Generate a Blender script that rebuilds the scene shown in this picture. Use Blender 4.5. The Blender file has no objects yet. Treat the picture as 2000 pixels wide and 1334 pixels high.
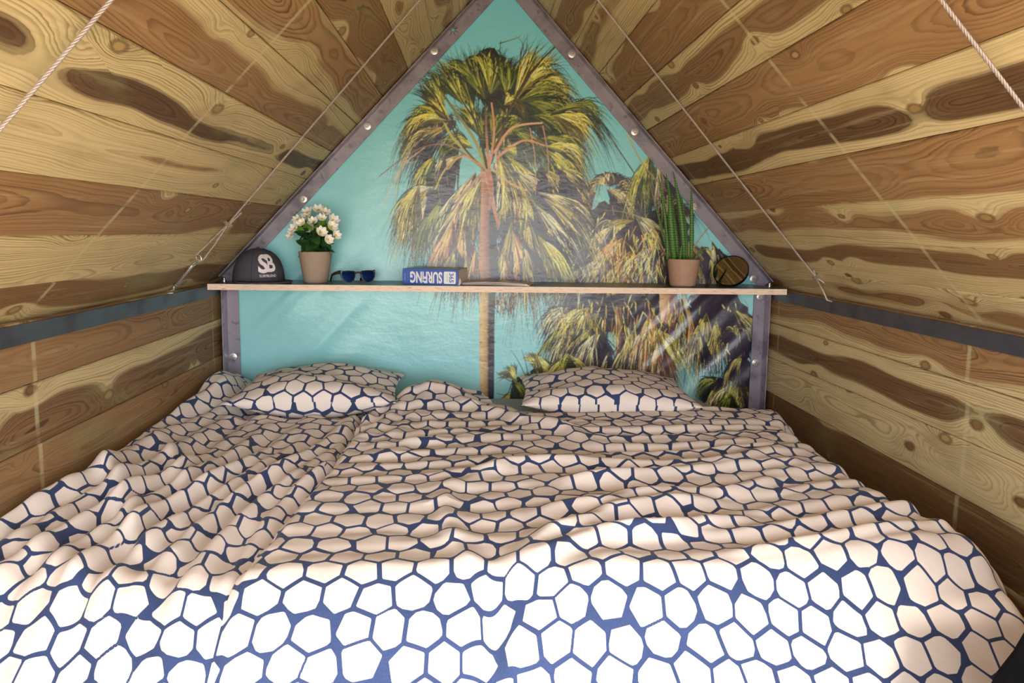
import bpy, bmesh, math, random
import numpy as np
from mathutils import Vector, Matrix

SC = bpy.context.scene
COL = SC.collection
random.seed(11)
RNG = np.random.default_rng(11)

# ------------------------------------------------------------------ camera
CAM = np.array([-0.0967, -2.4846, 0.9895])
YAW, PITCH, ROLL = 0.05458, 0.10786, 0.01359
FPX, PX, PY = 1336.3, 1000.0, 596.3            # focal length and principal point in pixels of the 2000 px frame
FW = np.array([math.sin(YAW)*math.cos(PITCH), math.cos(YAW)*math.cos(PITCH), -math.sin(PITCH)])
_r = np.array([math.cos(YAW), -math.sin(YAW), 0.0]); _u = np.cross(_r, FW)
RT = math.cos(ROLL)*_r + math.sin(ROLL)*_u
UP = -math.sin(ROLL)*_r + math.cos(ROLL)*_u
cd = bpy.data.cameras.new('camera'); cam = bpy.data.objects.new('camera', cd); COL.objects.link(cam)
m3 = Matrix((RT, UP, -FW)).transposed()
cam.matrix_world = Matrix.Translation(Vector(CAM)) @ m3.to_4x4()
cd.sensor_fit = 'HORIZONTAL'; cd.sensor_width = 36.0; cd.lens = 36.0*FPX/2000.0
cd.shift_x = 0.0; cd.shift_y = (PY-667.0)/2000.0
cd.clip_start = 0.01
SC.camera = cam

def ray(x, y): return FW + RT*(x-PX)/FPX - UP*(y-PY)/FPX
def onY(x, y, Y):
    d = ray(x, y); return CAM + d*((Y-CAM[1])/d[1])
def onZ(x, y, Z):
    d = ray(x, y); return CAM + d*((Z-CAM[2])/d[2])

# ------------------------------------------------------------------ world, sun, exposure
w = bpy.data.worlds.new('world'); SC.world = w; w.use_nodes = True
bg = w.node_tree.nodes['Background']
bg.inputs['Color'].default_value = (0.86, 0.93, 1.0, 1); bg.inputs['Strength'].default_value = 6.0
sl = bpy.data.lights.new('sun', 'SUN'); sun = bpy.data.objects.new('sun', sl); COL.objects.link(sun)
sl.energy = 1.8; sl.angle = math.radians(7.0); sl.color = (1.0, 0.95, 0.88)
SUN_EL, SUN_AZ = math.radians(36), math.radians(-8)     # azimuth: from behind the camera, towards the right
sdir = Vector((math.sin(SUN_AZ)*math.cos(SUN_EL), -math.cos(SUN_AZ)*math.cos(SUN_EL), math.sin(SUN_EL)))
sun.rotation_euler = sdir.to_track_quat('Z', 'Y').to_euler()
vs = SC.view_settings
vs.view_transform = 'Standard'; vs.look = 'None'; vs.gamma = 1.0; vs.use_curve_mapping = False
vs.exposure = 0.68

# ------------------------------------------------------------------ helpers
def s2l(c):
    return tuple(((v/255.0)/12.92 if v/255.0 <= 0.04045 else ((v/255.0+0.055)/1.055)**2.4) for v in c)
def rgba(c): return (*s2l(c), 1.0)

def mat(name, col, rough=0.6, metal=0.0, spec=0.5):
    m = bpy.data.materials.new(name); m.use_nodes = True
    b = m.node_tree.nodes['Principled BSDF']
    b.inputs['Base Color'].default_value = rgba(col); b.inputs['Roughness'].default_value = rough
    b.inputs['Metallic'].default_value = metal; b.inputs['Specular IOR Level'].default_value = spec
    return m
class NT:
    """tiny helper for writing node trees"""
    def __init__(s, m): s.t = m.node_tree; s.b = s.t.nodes['Principled BSDF']
    def n(s, typ, **kw):
        nd = s.t.nodes.new(typ)
        for k, v in kw.items(): setattr(nd, k, v)
        return nd
    def l(s, a, b): s.t.links.new(a, b)
    def val(s, x, sock):
        if hasattr(x, 'is_output'): s.l(x, sock)
        else: sock.default_value = x
    def m(s, op, a, b=None, c=None):
        nd = s.n('ShaderNodeMath', operation=op); s.val(a, nd.inputs[0])
        if b is not None: s.val(b, nd.inputs[1])
        if c is not None: s.val(c, nd.inputs[2])
        return nd.outputs[0]
    def mix(s, f, a, b):
        nd = s.n('ShaderNodeMix', data_type='RGBA'); s.val(f, nd.inputs[0]); s.val(a, nd.inputs[6]); s.val(b, nd.inputs[7])
        return nd.outputs[2]
    def ss(s, x, lo, hi):
        nd = s.n('ShaderNodeMapRange', interpolation_type='SMOOTHSTEP'); s.val(x, nd.inputs[0])
        s.val(lo, nd.inputs[1]); s.val(hi, nd.inputs[2]); return nd.outputs[0]
    def comb(s, x, y, z):
        nd = s.n('ShaderNodeCombineXYZ')
        for i, v in enumerate((x, y, z)): s.val(v, nd.inputs[i])
        return nd.outputs[0]
    def noise(s, v, scale, detail=2.0, rough=0.5):
        nd = s.n('ShaderNodeTexNoise'); s.l(v, nd.inputs['Vector']); nd.inputs['Scale'].default_value = scale
        nd.inputs['Detail'].default_value = detail; nd.inputs['Roughness'].default_value = rough
        return nd.outputs[0]
    def bump(s, h, strength, dist):
        nd = s.n('ShaderNodeBump'); s.l(h, nd.inputs['Height']); nd.inputs['Strength'].default_value = strength
        nd.inputs['Distance'].default_value = dist; s.l(nd.outputs[0], s.b.inputs['Normal']); return nd

class MB:
    def __init__(s): s.v = []; s.f = []
    def add(s, vs_, fs):
        o = len(s.v); s.v += [tuple(p) for p in vs_]; s.f += [tuple(i+o for i in f) for f in fs]; return s
    def box(s, lo, hi, M=None):
        (a, b, c), (d, e, f) = lo, hi
        P = [Vector(p) for p in ((a,b,c),(d,b,c),(d,e,c),(a,e,c),(a,b,f),(d,b,f),(d,e,f),(a,e,f))]
        if M is not None: P = [M @ p for p in P]
        return s.add(P, [(0,3,2,1),(4,5,6,7),(0,1,5,4),(1,2,6,5),(2,3,7,6),(3,0,4,7)])
    def prism(s, poly, h0, h1, M=None, axis='z'):
        n = len(poly)
        def mk(p, h):
            q = Vector((p[0], p[1], h)) if axis == 'z' else Vector((p[0], h, p[1])) if axis == 'y' else Vector((h, p[0], p[1]))
            return M @ q if M is not None else q
        P = [mk(p, h0) for p in poly]+[mk(p, h1) for p in poly]
        return s.add(P, [tuple(range(n))[::-1], tuple(range(n, 2*n))]+[(i, (i+1) % n, (i+1) % n+n, i+n) for i in range(n)])
    def tube(s, pts, r, n=8, caps=True):
        pts = [Vector(p) for p in pts]; rs = r if isinstance(r, (list, tuple)) else [r]*len(pts)
        prev = None; o = len(s.v)
        for i, p in enumerate(pts):
            t = (pts[min(i+1, len(pts)-1)]-pts[max(i-1, 0)]).normalized()
            if prev is None: a = t.orthogonal().normalized()
            else: a = (prev-t*prev.dot(t)).normalized()
            prev = a; b = t.cross(a)
            for k in range(n):
                an = 2*math.pi*k/n; s.v.append(tuple(p+(a*math.cos(an)+b*math.sin(an))*rs[i]))
        for i in range(len(pts)-1):
            for k in range(n):
                s.f.append((o+i*n+k, o+i*n+(k+1) % n, o+(i+1)*n+(k+1) % n, o+(i+1)*n+k))
        if caps:
            s.f.append(tuple(o+k for k in range(n))[::-1]); s.f.append(tuple(o+(len(pts)-1)*n+k for k in range(n)))
        return s
    def lathe(s, prof, n=32, M=None, cap0=True, cap1=True):
        o = len(s.v)
        for (r, z) in prof:
            for k in range(n):
                a = 2*math.pi*k/n; p = Vector((r*math.cos(a), r*math.sin(a), z)); s.v.append(tuple(M @ p if M is not None else p))
        for i in range(len(prof)-1):
            for k in range(n): s.f.append((o+i*n+k, o+i*n+(k+1) % n, o+(i+1)*n+(k+1) % n, o+(i+1)*n+k))
        if cap0: s.f.append(tuple(o+k for k in range(n))[::-1])
        if cap1: s.f.append(tuple(o+(len(prof)-1)*n+k for k in range(n)))
        return s
    def build(s, name, m, parent=None, smooth=False, angle=None):
        """vertices are given in world space; a child is stored relative to its parent's place"""
        o0 = Vector(parent['_org']) if parent is not None and '_org' in parent else Vector((0, 0, 0))
        me = bpy.data.meshes.new(name); me.from_pydata([tuple(Vector(p)-o0) for p in s.v], [], s.f); me.update()
        bm = bmesh.new(); bm.from_mesh(me); bmesh.ops.recalc_face_normals(bm, faces=bm.faces); bm.to_mesh(me); bm.free()
        if m is not None: me.materials.append(m)
        if smooth:
            me.shade_smooth()
            if angle: me.set_sharp_from_angle(angle=math.radians(angle))
        ob = bpy.data.objects.new(name, me); COL.objects.link(ob)
        if parent is not None:
            ob.parent = parent; ob['_org'] = tuple(o0)
        return ob
def tag(o, label=None, cat=None, group=None, kind=None):
    if label: o['label'] = label
    if cat: o['category'] = cat
    if group: o['group'] = group
    if kind: o['kind'] = kind
    return o
def empty(name, loc, label, cat, group=None):
    e = bpy.data.objects.new(name, None); COL.objects.link(e); e.location = loc; e['_org'] = tuple(loc)
    e.empty_display_size = 0.05
    return tag(e, label, cat, group)
def text_mesh(body, size=1.0, offset=0.0, extrude=0.0, spacing=1.0):
    cu = bpy.data.curves.new('t', 'FONT'); cu.body = body; cu.size = size; cu.offset = offset; cu.extrude = extrude
    cu.align_x = 'CENTER'; cu.align_y = 'CENTER'; cu.space_character = spacing; cu.resolution_u = 3
    ob = bpy.data.objects.new('t', cu); COL.objects.link(ob)
    dg = bpy.context.evaluated_depsgraph_get(); dg.update()
    me = bpy.data.meshes.new_from_object(ob.evaluated_get(dg))
    v = [tuple(p.co) for p in me.vertices]; f = [tuple(p.vertices) for p in me.polygons]
    bpy.data.objects.remove(ob); bpy.data.curves.remove(cu); bpy.data.meshes.remove(me)
    return v, f

# ------------------------------------------------------------------ materials
def wood_material():
    m = mat('pine_planks', (190, 150, 90), 0.55, 0, 0.3); N = NT(m)
    tc = N.n('ShaderNodeTexCoord'); oi = N.n('ShaderNodeObjectInfo')
    sp = N.n('ShaderNodeSeparateXYZ'); N.l(tc.outputs['Object'], sp.inputs[0])
    u, v, _w = sp.outputs
    sc = N.n('ShaderNodeSeparateColor'); N.l(oi.outputs['Color'], sc.inputs[0])
    heart, pv, pw = sc.outputs[0], sc.outputs[1], sc.outputs[2]
    alpha = oi.outputs['Alpha']
    rnd = oi.outputs['Random']
    uo = N.m('ADD', u, N.m('MULTIPLY', rnd, 57.0))
    vo = N.m('ADD', v, N.m('MULTIPLY', rnd, 13.0))
    line1 = N.comb(uo, N.m('MULTIPLY', rnd, 9.0), 0.0)
    # pith line wandering in the board
    v0 = N.m('ADD', N.m('MULTIPLY', N.m('SUBTRACT', pv, 0.5), 0.14), N.m('MULTIPLY', N.m('SUBTRACT', N.noise(line1, 1.6, 1.0), 0.5), 0.10))
    line2 = N.comb(uo, N.m('ADD', N.m('MULTIPLY', rnd, 9.0), 31.0), 0.0)
    w0 = N.m('ADD', N.m('MULTIPLY', pw, 0.09), N.m('MULTIPLY', N.m('SUBTRACT', N.noise(line2, 2.3, 1.0), 0.5), 0.09))
    # knots
    kv = N.comb(N.m('MULTIPLY', uo, 2.7), N.m('MULTIPLY', vo, 6.5), 0.0)
    vor = N.n('ShaderNodeTexVoronoi', voronoi_dimensions='2D'); N.l(kv, vor.inputs['Vector']); vor.inputs['Scale'].default_value = 1.0
    vor.inputs['Randomness'].default_value = 0.9
    dv = N.n('ShaderNodeVectorMath', operation='SUBTRACT'); N.l(kv, dv.inputs[0]); N.l(vor.outputs['Position'], dv.inputs[1])
    dm = N.n('ShaderNodeVectorMath', operation='MULTIPLY'); N.l(dv.outputs[0], dm.inputs[0]); dm.inputs[1].default_value = (0.55/2.7, 1.0/6.5, 0)
    ln = N.n('ShaderNodeVectorMath', operation='LENGTH'); N.l(dm.outputs[0], ln.inputs[0])
    kd = ln.outputs['Value']
    sepc = N.n('ShaderNodeSeparateColor'); N.l(vor.outputs['Color'], sepc.inputs[0])
    ksz = N.m('ADD', 0.55, N.m('MULTIPLY', sepc.outputs[2], 0.9))              # knots differ in size
    kd = N.m('DIVIDE', N.m('ADD', kd, N.m('MULTIPLY', N.m('SUBTRACT', N.noise(N.comb(N.m('MULTIPLY', uo, 45.0), N.m('MULTIPLY', vo, 60.0), 0.0), 1.0, 2.0), 0.5), 0.006)), ksz)
    K = N.m('POWER', 2.718, N.m('MULTIPLY', N.m('POWER', N.m('DIVIDE', kd, 0.026), 2.0), -1.0))
    fine = N.noise(N.comb(N.m('MULTIPLY', uo, 5.0), N.m('MULTIPLY', vo, 18.0), 0.0), 1.0, 3.0)
    dvv = N.m('SUBTRACT', v, v0)
    r = N.m('SQRT', N.m('ADD', N.m('MULTIPLY', dvv, dvv), N.m('MULTIPLY', w0, w0)))
    r = N.m('ADD', r, N.m('MULTIPLY', K, N.m('MULTIPLY', ksz, 0.024)))
    r = N.m('ADD', r, N.m('MULTIPLY', N.m('SUBTRACT', fine, 0.5), 0.010))
    r = N.m('ADD', r, N.m('MULTIPLY', N.m('SUBTRACT', N.noise(N.comb(N.m('MULTIPLY', uo, 9.0), N.m('MULTIPLY', vo, 70.0), 2.0), 1.0, 2.0), 0.5), 0.0042))
    r = N.m('ADD', r, N.m('MULTIPLY', N.m('SUBTRACT', N.noise(N.comb(N.m('MULTIPLY', r, 55.0), N.m('MULTIPLY', rnd, 21.0), 0.0), 1.0, 1.0), 0.5), 0.016))   # uneven ring widths
    rc = N.m('MULTIPLY', r, 185.0)
    ring = N.m('FRACT', rc)
    each = N.ss(N.noise(N.comb(N.m('MULTIPLY', N.m('FLOOR', rc), 0.71), N.m('MULTIPLY', rnd, 33.0), 0.0), 1.0, 1.0), 0.3, 0.7)                              # some rings are darker
    line = N.m('MULTIPLY', N.ss(ring, 0.35, 0.85), N.m('SUBTRACT', 1.0, N.ss(ring, 0.9, 1.0)))
    lstr = N.ss(N.noise(N.comb(N.m('MULTIPLY', uo, 1.2), N.m('MULTIPLY', vo, 9.0), 3.3), 1.0, 2.0), 0.25, 0.75)
    hn = N.m('ADD', r, N.m('MULTIPLY', N.m('SUBTRACT', N.noise(N.comb(N.m('MULTIPLY', uo, 2.2), N.m('MULTIPLY', vo, 8.0), 7.0), 1.0, 2.0), 0.5), 0.022))
    hr = N.m('MULTIPLY', heart, 0.10)
    hm = N.m('SUBTRACT', 1.0, N.ss(N.m('SUBTRACT', hn, hr), -0.006, 0.006))
    # colours: pale greenish sapwood, brown heartwood; alpha darkens the heart of single boards
    sap = N.mix(N.noise(N.comb(N.m('MULTIPLY', uo, 0.9), N.m('MULTIPLY', vo, 4.0), 0.0), 1.0, 3.0), rgba((228, 205, 158)), rgba((206, 182, 134)))
    hrt = N.mix(N.noise(N.comb(N.m('MULTIPLY', uo, 1.4), N.m('MULTIPLY', vo, 10.0), 5.0), 1.0, 3.0), rgba((188, 147, 103)), rgba((152, 112, 73)))
    hrt = N.mix(N.m('SUBTRACT', 1.0, alpha), hrt, rgba((96, 67, 44)))
    base = N.mix(hm, sap, hrt)
    ldark = N.mix(hm, rgba((138, 116, 70)), N.mix(N.m('SUBTRACT', 1.0, alpha), rgba((96, 66, 40)), rgba((44, 31, 24))))
    amt = N.m('MULTIPLY', N.m('MULTIPLY', line, N.m('ADD', 0.35, N.m('MULTIPLY', each, 0.65))), N.m('ADD', 0.35, N.m('MULTIPLY', lstr, 0.65)))
    c = N.mix(amt, base, ldark)
    stv = N.noise(N.comb(N.m('MULTIPLY', uo, 2.0), N.m('MULTIPLY', vo, 60.0), 9.0), 1.0, 4.0, 0.65)
    c = N.mix(N.m('MULTIPLY', N.ss(stv, 0.5, 0.8), 0.42), c, rgba((104, 76, 44)))
    c = N.mix(N.m('MULTIPLY', N.m('SUBTRACT', 1.0, N.ss(stv, 0.25, 0.48)), 0.30), c, rgba((226, 206, 162)))
    blot = N.noise(N.comb(N.m('MULTIPLY', uo, 3.5), N.m('MULTIPLY', vo, 9.0), 15.0), 1.0, 3.0)
    c = N.mix(N.m('MULTIPLY', N.ss(blot, 0.52, 0.75), 0.35), c, rgba((126, 94, 56)))
    # knot: dark ring, pale or brown core
    kring = N.m('MULTIPLY', N.ss(kd, 0.004, 0.007), N.m('SUBTRACT', 1.0, N.ss(kd, 0.008, 0.012)))
    kcore = N.m('SUBTRACT', 1.0, N.ss(kd, 0.006, 0.009))
    on = N.m('GREATER_THAN', sepc.outputs[0], 0.35)
    c = N.mix(N.m('MULTIPLY', kcore, on), c, N.mix(sepc.outputs[1], rgba((126, 84, 46)), rgba((190, 160, 104))))
    c = N.mix(N.m('MULTIPLY', N.m('MULTIPLY', kring, on), 0.6), c, rgba((84, 56, 32)))
    # green treatment salts and pale scratches
    gm = N.ss(N.noise(N.comb(N.m('MULTIPLY', uo, 3.0), N.m('MULTIPLY', vo, 6.0), 11.0), 1.0, 4.0), 0.56, 0.75)
    c = N.mix(N.m('MULTIPLY', gm, 0.35), c, rgba((150, 158, 110)))
    sv = N.comb(N.m('MULTIPLY', uo, 120.0), N.m('MULTIPLY', vo, 200.0), 0.0)
    speck = N.ss(N.noise(sv, 1.0, 2.0), 0.74, 0.80)
    c = N.mix(N.m('MULTIPLY', speck, N.m('MULTIPLY', gm, 0.9)), c, rgba((225, 225, 200)))
    # marks left by the stacking battens: pale bands across the boards at fixed depths
    geo = N.n('ShaderNodeNewGeometry'); gs = N.n('ShaderNodeSeparateXYZ'); N.l(geo.outputs['Position'], gs.inputs[0])
    for yy, ww, st in ((-1.045, 0.006, 0.55), (-0.085, 0.004, 0.40)):
        wob = N.m('MULTIPLY', N.m('SUBTRACT', rnd, 0.5), 0.012)
        d = N.m('ABSOLUTE', N.m('SUBTRACT', N.m('SUBTRACT', gs.outputs[1], yy), wob))
        bm_ = N.m('SUBTRACT', 1.0, N.ss(d, ww*0.6, ww*1.5))
        bm_ = N.m('MULTIPLY', bm_, N.ss(N.noise(N.comb(N.m('MULTIPLY', uo, 3.0), N.m('MULTIPLY', vo, 25.0), 2.0), 1.0, 2.0), 0.25, 0.6))
        c = N.mix(N.m('MULTIPLY', bm_, st), c, rgba((216, 206, 160)))
    N.l(c, N.b.inputs['Base Color'])
    hgt = N.m('ADD', N.m('MULTIPLY', line, -0.5), N.m('MULTIPLY', N.noise(N.comb(N.m('MULTIPLY', uo, 40.0), N.m('MULTIPLY', vo, 300.0), 0.0), 1.0, 2.0), 0.4))
    N.bump(hgt, 0.25, 0.002)
    return m
WOOD = wood_material()

def steel_material(name='raw_steel', a=(158, 148, 160), b=(122, 113, 126), metal=0.25, rough=0.42):
    m = mat(name, a, rough, metal); N = NT(m)
    tc = N.n('ShaderNodeTexCoord')
    f = N.ss(N.noise(tc.outputs['Object'], 9.0, 4.0, 0.6), 0.42, 0.68)
    f2 = N.ss(N.noise(tc.outputs['Object'], 38.0, 2.0), 0.6, 0.7)
    c = N.mix(f, rgba(a), rgba(b)); c = N.mix(N.m('MULTIPLY', f2, 0.45), c, rgba((84, 76, 86)))
    N.l(c, N.b.inputs['Base Color'])
    N.l(N.m('ADD', rough-0.08, N.m('MULTIPLY', f, 0.2)), N.b.inputs['Roughness'])
    N.bump(N.noise(tc.outputs['Object'], 120.0, 3.0), 0.1, 0.001)
    return m
STEEL = steel_material()
BEAM = steel_material('dark_beam_steel', (86, 84, 94), (76, 74, 86), 0.35, 0.4)
ZINC = mat('zinc', (214, 208, 204), 0.35, 0.85)
CHROME = mat('galvanised', (224, 222, 220), 0.25, 0.95)
BLACK = mat('black_coating', (30, 28, 30), 0.5)

# ------------------------------------------------------------------ cabin shell
ANG = 0.82475; CA, SA = math.cos(ANG), math.sin(ANG); EZ = 0.8219; APEX = EZ+math.tan(ANG)
YB, YF = 0.02, -2.0
YE = -2.65                                 # boards lengthened unseen behind the camera, to cut sky light on the bed foot
PW, PT = 0.1308, 0.02
LEN = YB-YF
def plank_mesh(width, name):
    h = width/2; g = 0.0022; t = PT
    prof = [(-h+0.0006, t), (-h+0.0006, g*1.4), (-h+g+0.0006, 0), (h-g-0.0006, 0), (h-0.0006, g*1.4), (h-0.0006, t)]
    b = MB(); n = len(prof); L = LEN/2
    v = [(-L, p[0], p[1]) for p in prof]+[(L+YF-YE, p[0], p[1]) for p in prof]
    f = [tuple(range(n)), tuple(range(n, 2*n))[::-1]]+[(i, i+n, (i+1) % n+n, (i+1) % n) for i in range(n)]
    me = bpy.data.meshes.new(name); me.from_pydata(v, [], f)
    bm = bmesh.new(); bm.from_mesh(me); bmesh.ops.recalc_face_normals(bm, faces=bm.faces); bm.to_mesh(me); bm.free()
    me.materials.append(WOOD); return me
PM = plank_mesh(PW, 'plank'); PMW = plank_mesh(0.13, 'wall_plank')
MID = (YB+YF)/2
def place_plank(me, parent, org, xdir, ydir, zdir, color, jit=0.0012):
    o = bpy.data.objects.new('plank', me); COL.objects.link(o); o.parent = parent
    M = Matrix((xdir, ydir, zdir)).transposed().to_4x4()
    o.matrix_local = Matrix.Translation(Vector(org)+Vector(zdir)*random.uniform(0, jit)) @ M
    o.color = color
    return o
# (heart size, pith position across, pith depth, heart lightness) per board, from the eave upwards
ROOF_L = [(0.42,.6,.05,.5), (.16,.15,.30,.9), (.90,.5,.45,.85), (.06,.55,.18,.9), (.30,.42,.10,.05), (.55,.2,.25,.9), (.70,.65,.5,1.0), (.95,.4,.6,.7), (.25,.3,.3,.8), (.40,.6,.2,.9), (.5,.5,.2,.8), (.3,.5,.3,.9)]
ROOF_R = [(.35,.5,.2,.7), (.30,.35,.14,.45), (.45,.45,.25,.9), (1.0,.45,.6,.95), (.38,.5,.10,.12), (.95,.5,.5,.9), (.42,.45,.15,.6), (.90,.6,.5,.8), (.40,.3,.2,.8), (.55,.6,.3,.8), (.3,.4,.3,.9), (.5,.5,.2,.8)]
WALL_L = [(.85,.5,.30,.80), (.55,.35,.15,.45), (.75,.7,.28,.8), (.60,.5,.3,.7), (.5,.5,.3,.7)]
WALL_R = [(.75,.35,.35,.90), (.34,.50,.10,.25), (.10,.5,.22,.9), (.70,.45,.12,.35), (.5,.5,.3,.7)]
SHEATH = mat('roof_sheathing', (70, 60, 50), 0.9)
FLOOR_Z = 0.16
for side, cols, nm in ((-1, ROOF_L, 'ceiling'), (1, ROOF_R, 'ceiling')):
    # outer sheathing of the slope, boards as children
    out = Vector((side*SA, 0, CA)); along = Vector((-side*CA, 0, SA))
    e0 = Vector((side*1.0, 0, EZ))-along*0.075+out*(PT+0.004)
    ln = 1/CA+0.075+0.05
    b = MB(); P = [e0, e0+along*ln, e0+along*ln+out*0.01, e0+out*0.01]
    b.add([p+Vector((0, YB, 0)) for p in P]+[p+Vector((0, YE, 0)) for p in P], [(0,1,2,3),(7,6,5,4),(0,4,5,1),(1,5,6,2),(2,6,7,3),(3,7,4,0)])
    roof = tag(b.build(nm, SHEATH), kind='structure')
    k = 0; s = 0.068-PW
    while s < 1/CA-0.02 and k < len(cols):
        c = Vector((side*1.0, MID, EZ))+along*(s+PW/2)
        if s+PW > 1/CA: c = c  # last board runs into the ridge
        xd = Vector((0, -1, 0)); zd = out; yd = zd.cross(xd)
        place_plank(PM, roof, c, xd, yd, zd, cols[k]); s += PW; k += 1
for side, cols, nm in ((-1, WALL_L, 'wall_left'), (1, WALL_R, 'wall_right')):
    b = MB(); x0, x1 = sorted((side*(1+PT+0.004), side*(1+PT+0.014)))
    b.box((x0, YE, FLOOR_Z), (x1, YB, 0.782))
    wl = tag(b.build(nm, SHEATH), kind='structure')
    for k in range(5):
        z = 0.796-0.13*(k+0.5)
        if k == 4: z = 0.796-0.13*4.5
        zd = Vector((side, 0, 0)); xd = Vector((0, -1, 0)); yd = zd.cross(xd)
        place_plank(PMW, wl, (side*1.0, MID, z), xd, yd, zd, cols[k])
# floor, unseen front gable infill added to trim the sun patch, ground outside
floor_m = mat('floor_boards', (150, 120, 80), 0.7)
b = MB(); b.box((-1.03, YE-0.05, FLOOR_Z-0.03), (1.03, YB, FLOOR_Z-0.001)); tag(b.build('floor', floor_m), kind='structure')
BLOCKER_Z = 1.30
b = MB(); xl = 1-(BLOCKER_Z-EZ)/math.tan(ANG)
tri = [(-xl, BLOCKER_Z), (xl, BLOCKER_Z), (0, APEX)]
b.prism(tri, YE-0.03, YE-0.005, axis='y'); tag(b.build('sun_blocker_front', floor_m), kind='structure')
e2 = 0.075                                  # the back panel closes the gable right out to the sheathing
b = MB(); b.prism([(-1.06, FLOOR_Z), (1.06, FLOOR_Z), (1.06, EZ-0.065+e2), (0, APEX+e2), (-1.06, EZ-0.065+e2)], 0.0205, 0.030, axis='y'); tag(b.build('wall_back', SHEATH), kind='structure')
ground_m = mat('pale_sand', (205, 190, 160), 0.9)
b = MB(); b.box((-30, -40, -0.4), (30, 20, -0.35)); tag(b.build('ground', ground_m), kind='structure')

# ------------------------------------------------------------------ steel frame of the back gable
def bolt(parent, c, nrm, r=0.0140, nut=True):
    c = Vector(c); nrm = Vector(nrm).normalized()
    M = Matrix.Translation(c) @ nrm.to_track_quat('Z', 'Y').to_matrix().to_4x4()
    bo = MB().lathe([(r, 0), (r, 0.0018), (r-0.0012, 0.0024), (r*0.45, 0.0024)], 20, M).build('washer', ZINC, parent, True, 40)
    MB().lathe([(r*0.45, 0.002), (r*0.42, 0.0075), (r*0.3, 0.009)], 6, M).build('bolt_head', ZINC, bo)
    return bo
FL = 0.046; TH = 0.004
trim_i = 1
def new_trim(bld, m, smooth=False):
    global trim_i
    o = bld.build('trim_%d' % trim_i, m); trim_i += 1; return tag(o, kind='structure')
for side in (-1, 1):
    # post: L profile, corner at the wall
    x0 = side*0.986; x1 = side*(0.986-FL)
    P = [(x0, -FL), (x0, 0.0), (x1, 0.0), (x1, -TH), (x0-side*TH*1.6, -TH), (x0-side*TH, -TH*1.8), (x0-side*TH, -FL)]
    b = MB(); b.prism(P, FLOOR_Z, 0.80)
    post = new_trim(b, STEEL)
    for px in ([(455, 697)] if side < 0 else [(1476, 709), (1485, 580)]):
        p = onY(*px, -TH); bolt(post, p, (0, -1, 0))
    # rafter
    along = Vector((-side*CA, 0, SA)); inn = Vector((-side*SA, 0, -CA))
    e = Vector((side*1.0, 0, EZ))
    L = 1/CA
    def rp(d, y, s): return e+along*s+inn*d+Vector((0, y, 0))
    prof = [(0.004, -FL*0.75), (0.004, 0.0), (FL+0.004, 0.0), (FL+0.004, -TH), (0.004+TH*1.6, -TH), (0.004+TH, -TH*1.8), (0.004+TH, -FL*0.75)]
    b = MB(); n = len(prof)
    s0 = 0.0
    v = [rp(d, y, s0) for d, y in prof]+[rp(d, y, L-d*math.tan(math.pi/2-ANG)*1.0-0.0) for d, y in prof]
    b.add(v, [tuple(range(n)), tuple(range(n, 2*n))[::-1]]+[(i, i+n, (i+1) % n+n, (i+1) % n) for i in range(n)])
    raf = new_trim(b, STEEL)
    for px in ([(848, 99), (717, 246), (592, 389)] if side < 0 else [(1117, 105), (1240, 257), (1357, 403), (1472, 545)]):
        p = onY(*px, -TH); bolt(raf, p, (0, -1, 0))
    if side < 0:
        # star shaped drill mark with the banner showing through its hole
        p = onY(885, 59, -TH-0.0004); sb = MB()
        for k in range(7):
            a = k*2*math.pi/7+0.3; l = 0.017+0.006*random.random()
            q0 = p+np.array([math.cos(a)*0.004, 0, math.sin(a)*0.004]); q1 = p+np.array([math.cos(a+0.25)*l, 0, math.sin(a+0.25)*l])
            sb.tube([q0, (q0+q1)/2+np.array([0.0008, 0, 0.0008]), q1], [0.0011, 0.0009, 0.0004], 5)
        st = sb.build('drill_mark', mat('rust_mark', (72, 50, 48), 0.8), raf)
        hb = MB(); hb.lathe([(0.0055, 0), (0.0055, 0.0008)], 16, Matrix.Translation(Vector(p)) @ Matrix.Rotation(math.pi/2, 4, 'X')); hb.build('hole', mat('banner_glimpse', (100, 200, 200), 0.5), raf)
    # eave beam along the wall: L profile with the upper flange reaching outwards
    xa = side*0.992; zt, zb = 0.7925, 0.753
    P = [(xa, zb), (xa, zt), (side*1.05, zt), (side*1.05, zt-0.004), (xa+side*0.004, zt-0.004), (xa+side*0.004, zb)]
    b = MB(); b.prism(P, YE, -0.047, axis='y')
    beam = new_trim(b, BEAM)
    for px, zz in ([((92, 615), zt)] if side < 0 else [((1882, 631), zt)]):  # white discs painted in for daylight through the flange holes
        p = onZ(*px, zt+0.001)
        MB().lathe([(0.009, 0), (0.009, 0.0012), (0.007, 0.002)], 20, Matrix.Translation(Vector(p))).build('hole_daylight', mat('hole_daylight', (245, 245, 245), 0.4), beam)
    # white disc for daylight in the hole where the cable hooks in
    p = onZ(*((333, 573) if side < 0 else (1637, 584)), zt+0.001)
    MB().lathe([(0.008, 0), (0.008, 0.0012), (0.006, 0.002)], 20, Matrix.Translation(Vector(p))).build('hole_daylight', bpy.data.materials['hole_daylight'], beam)

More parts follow.
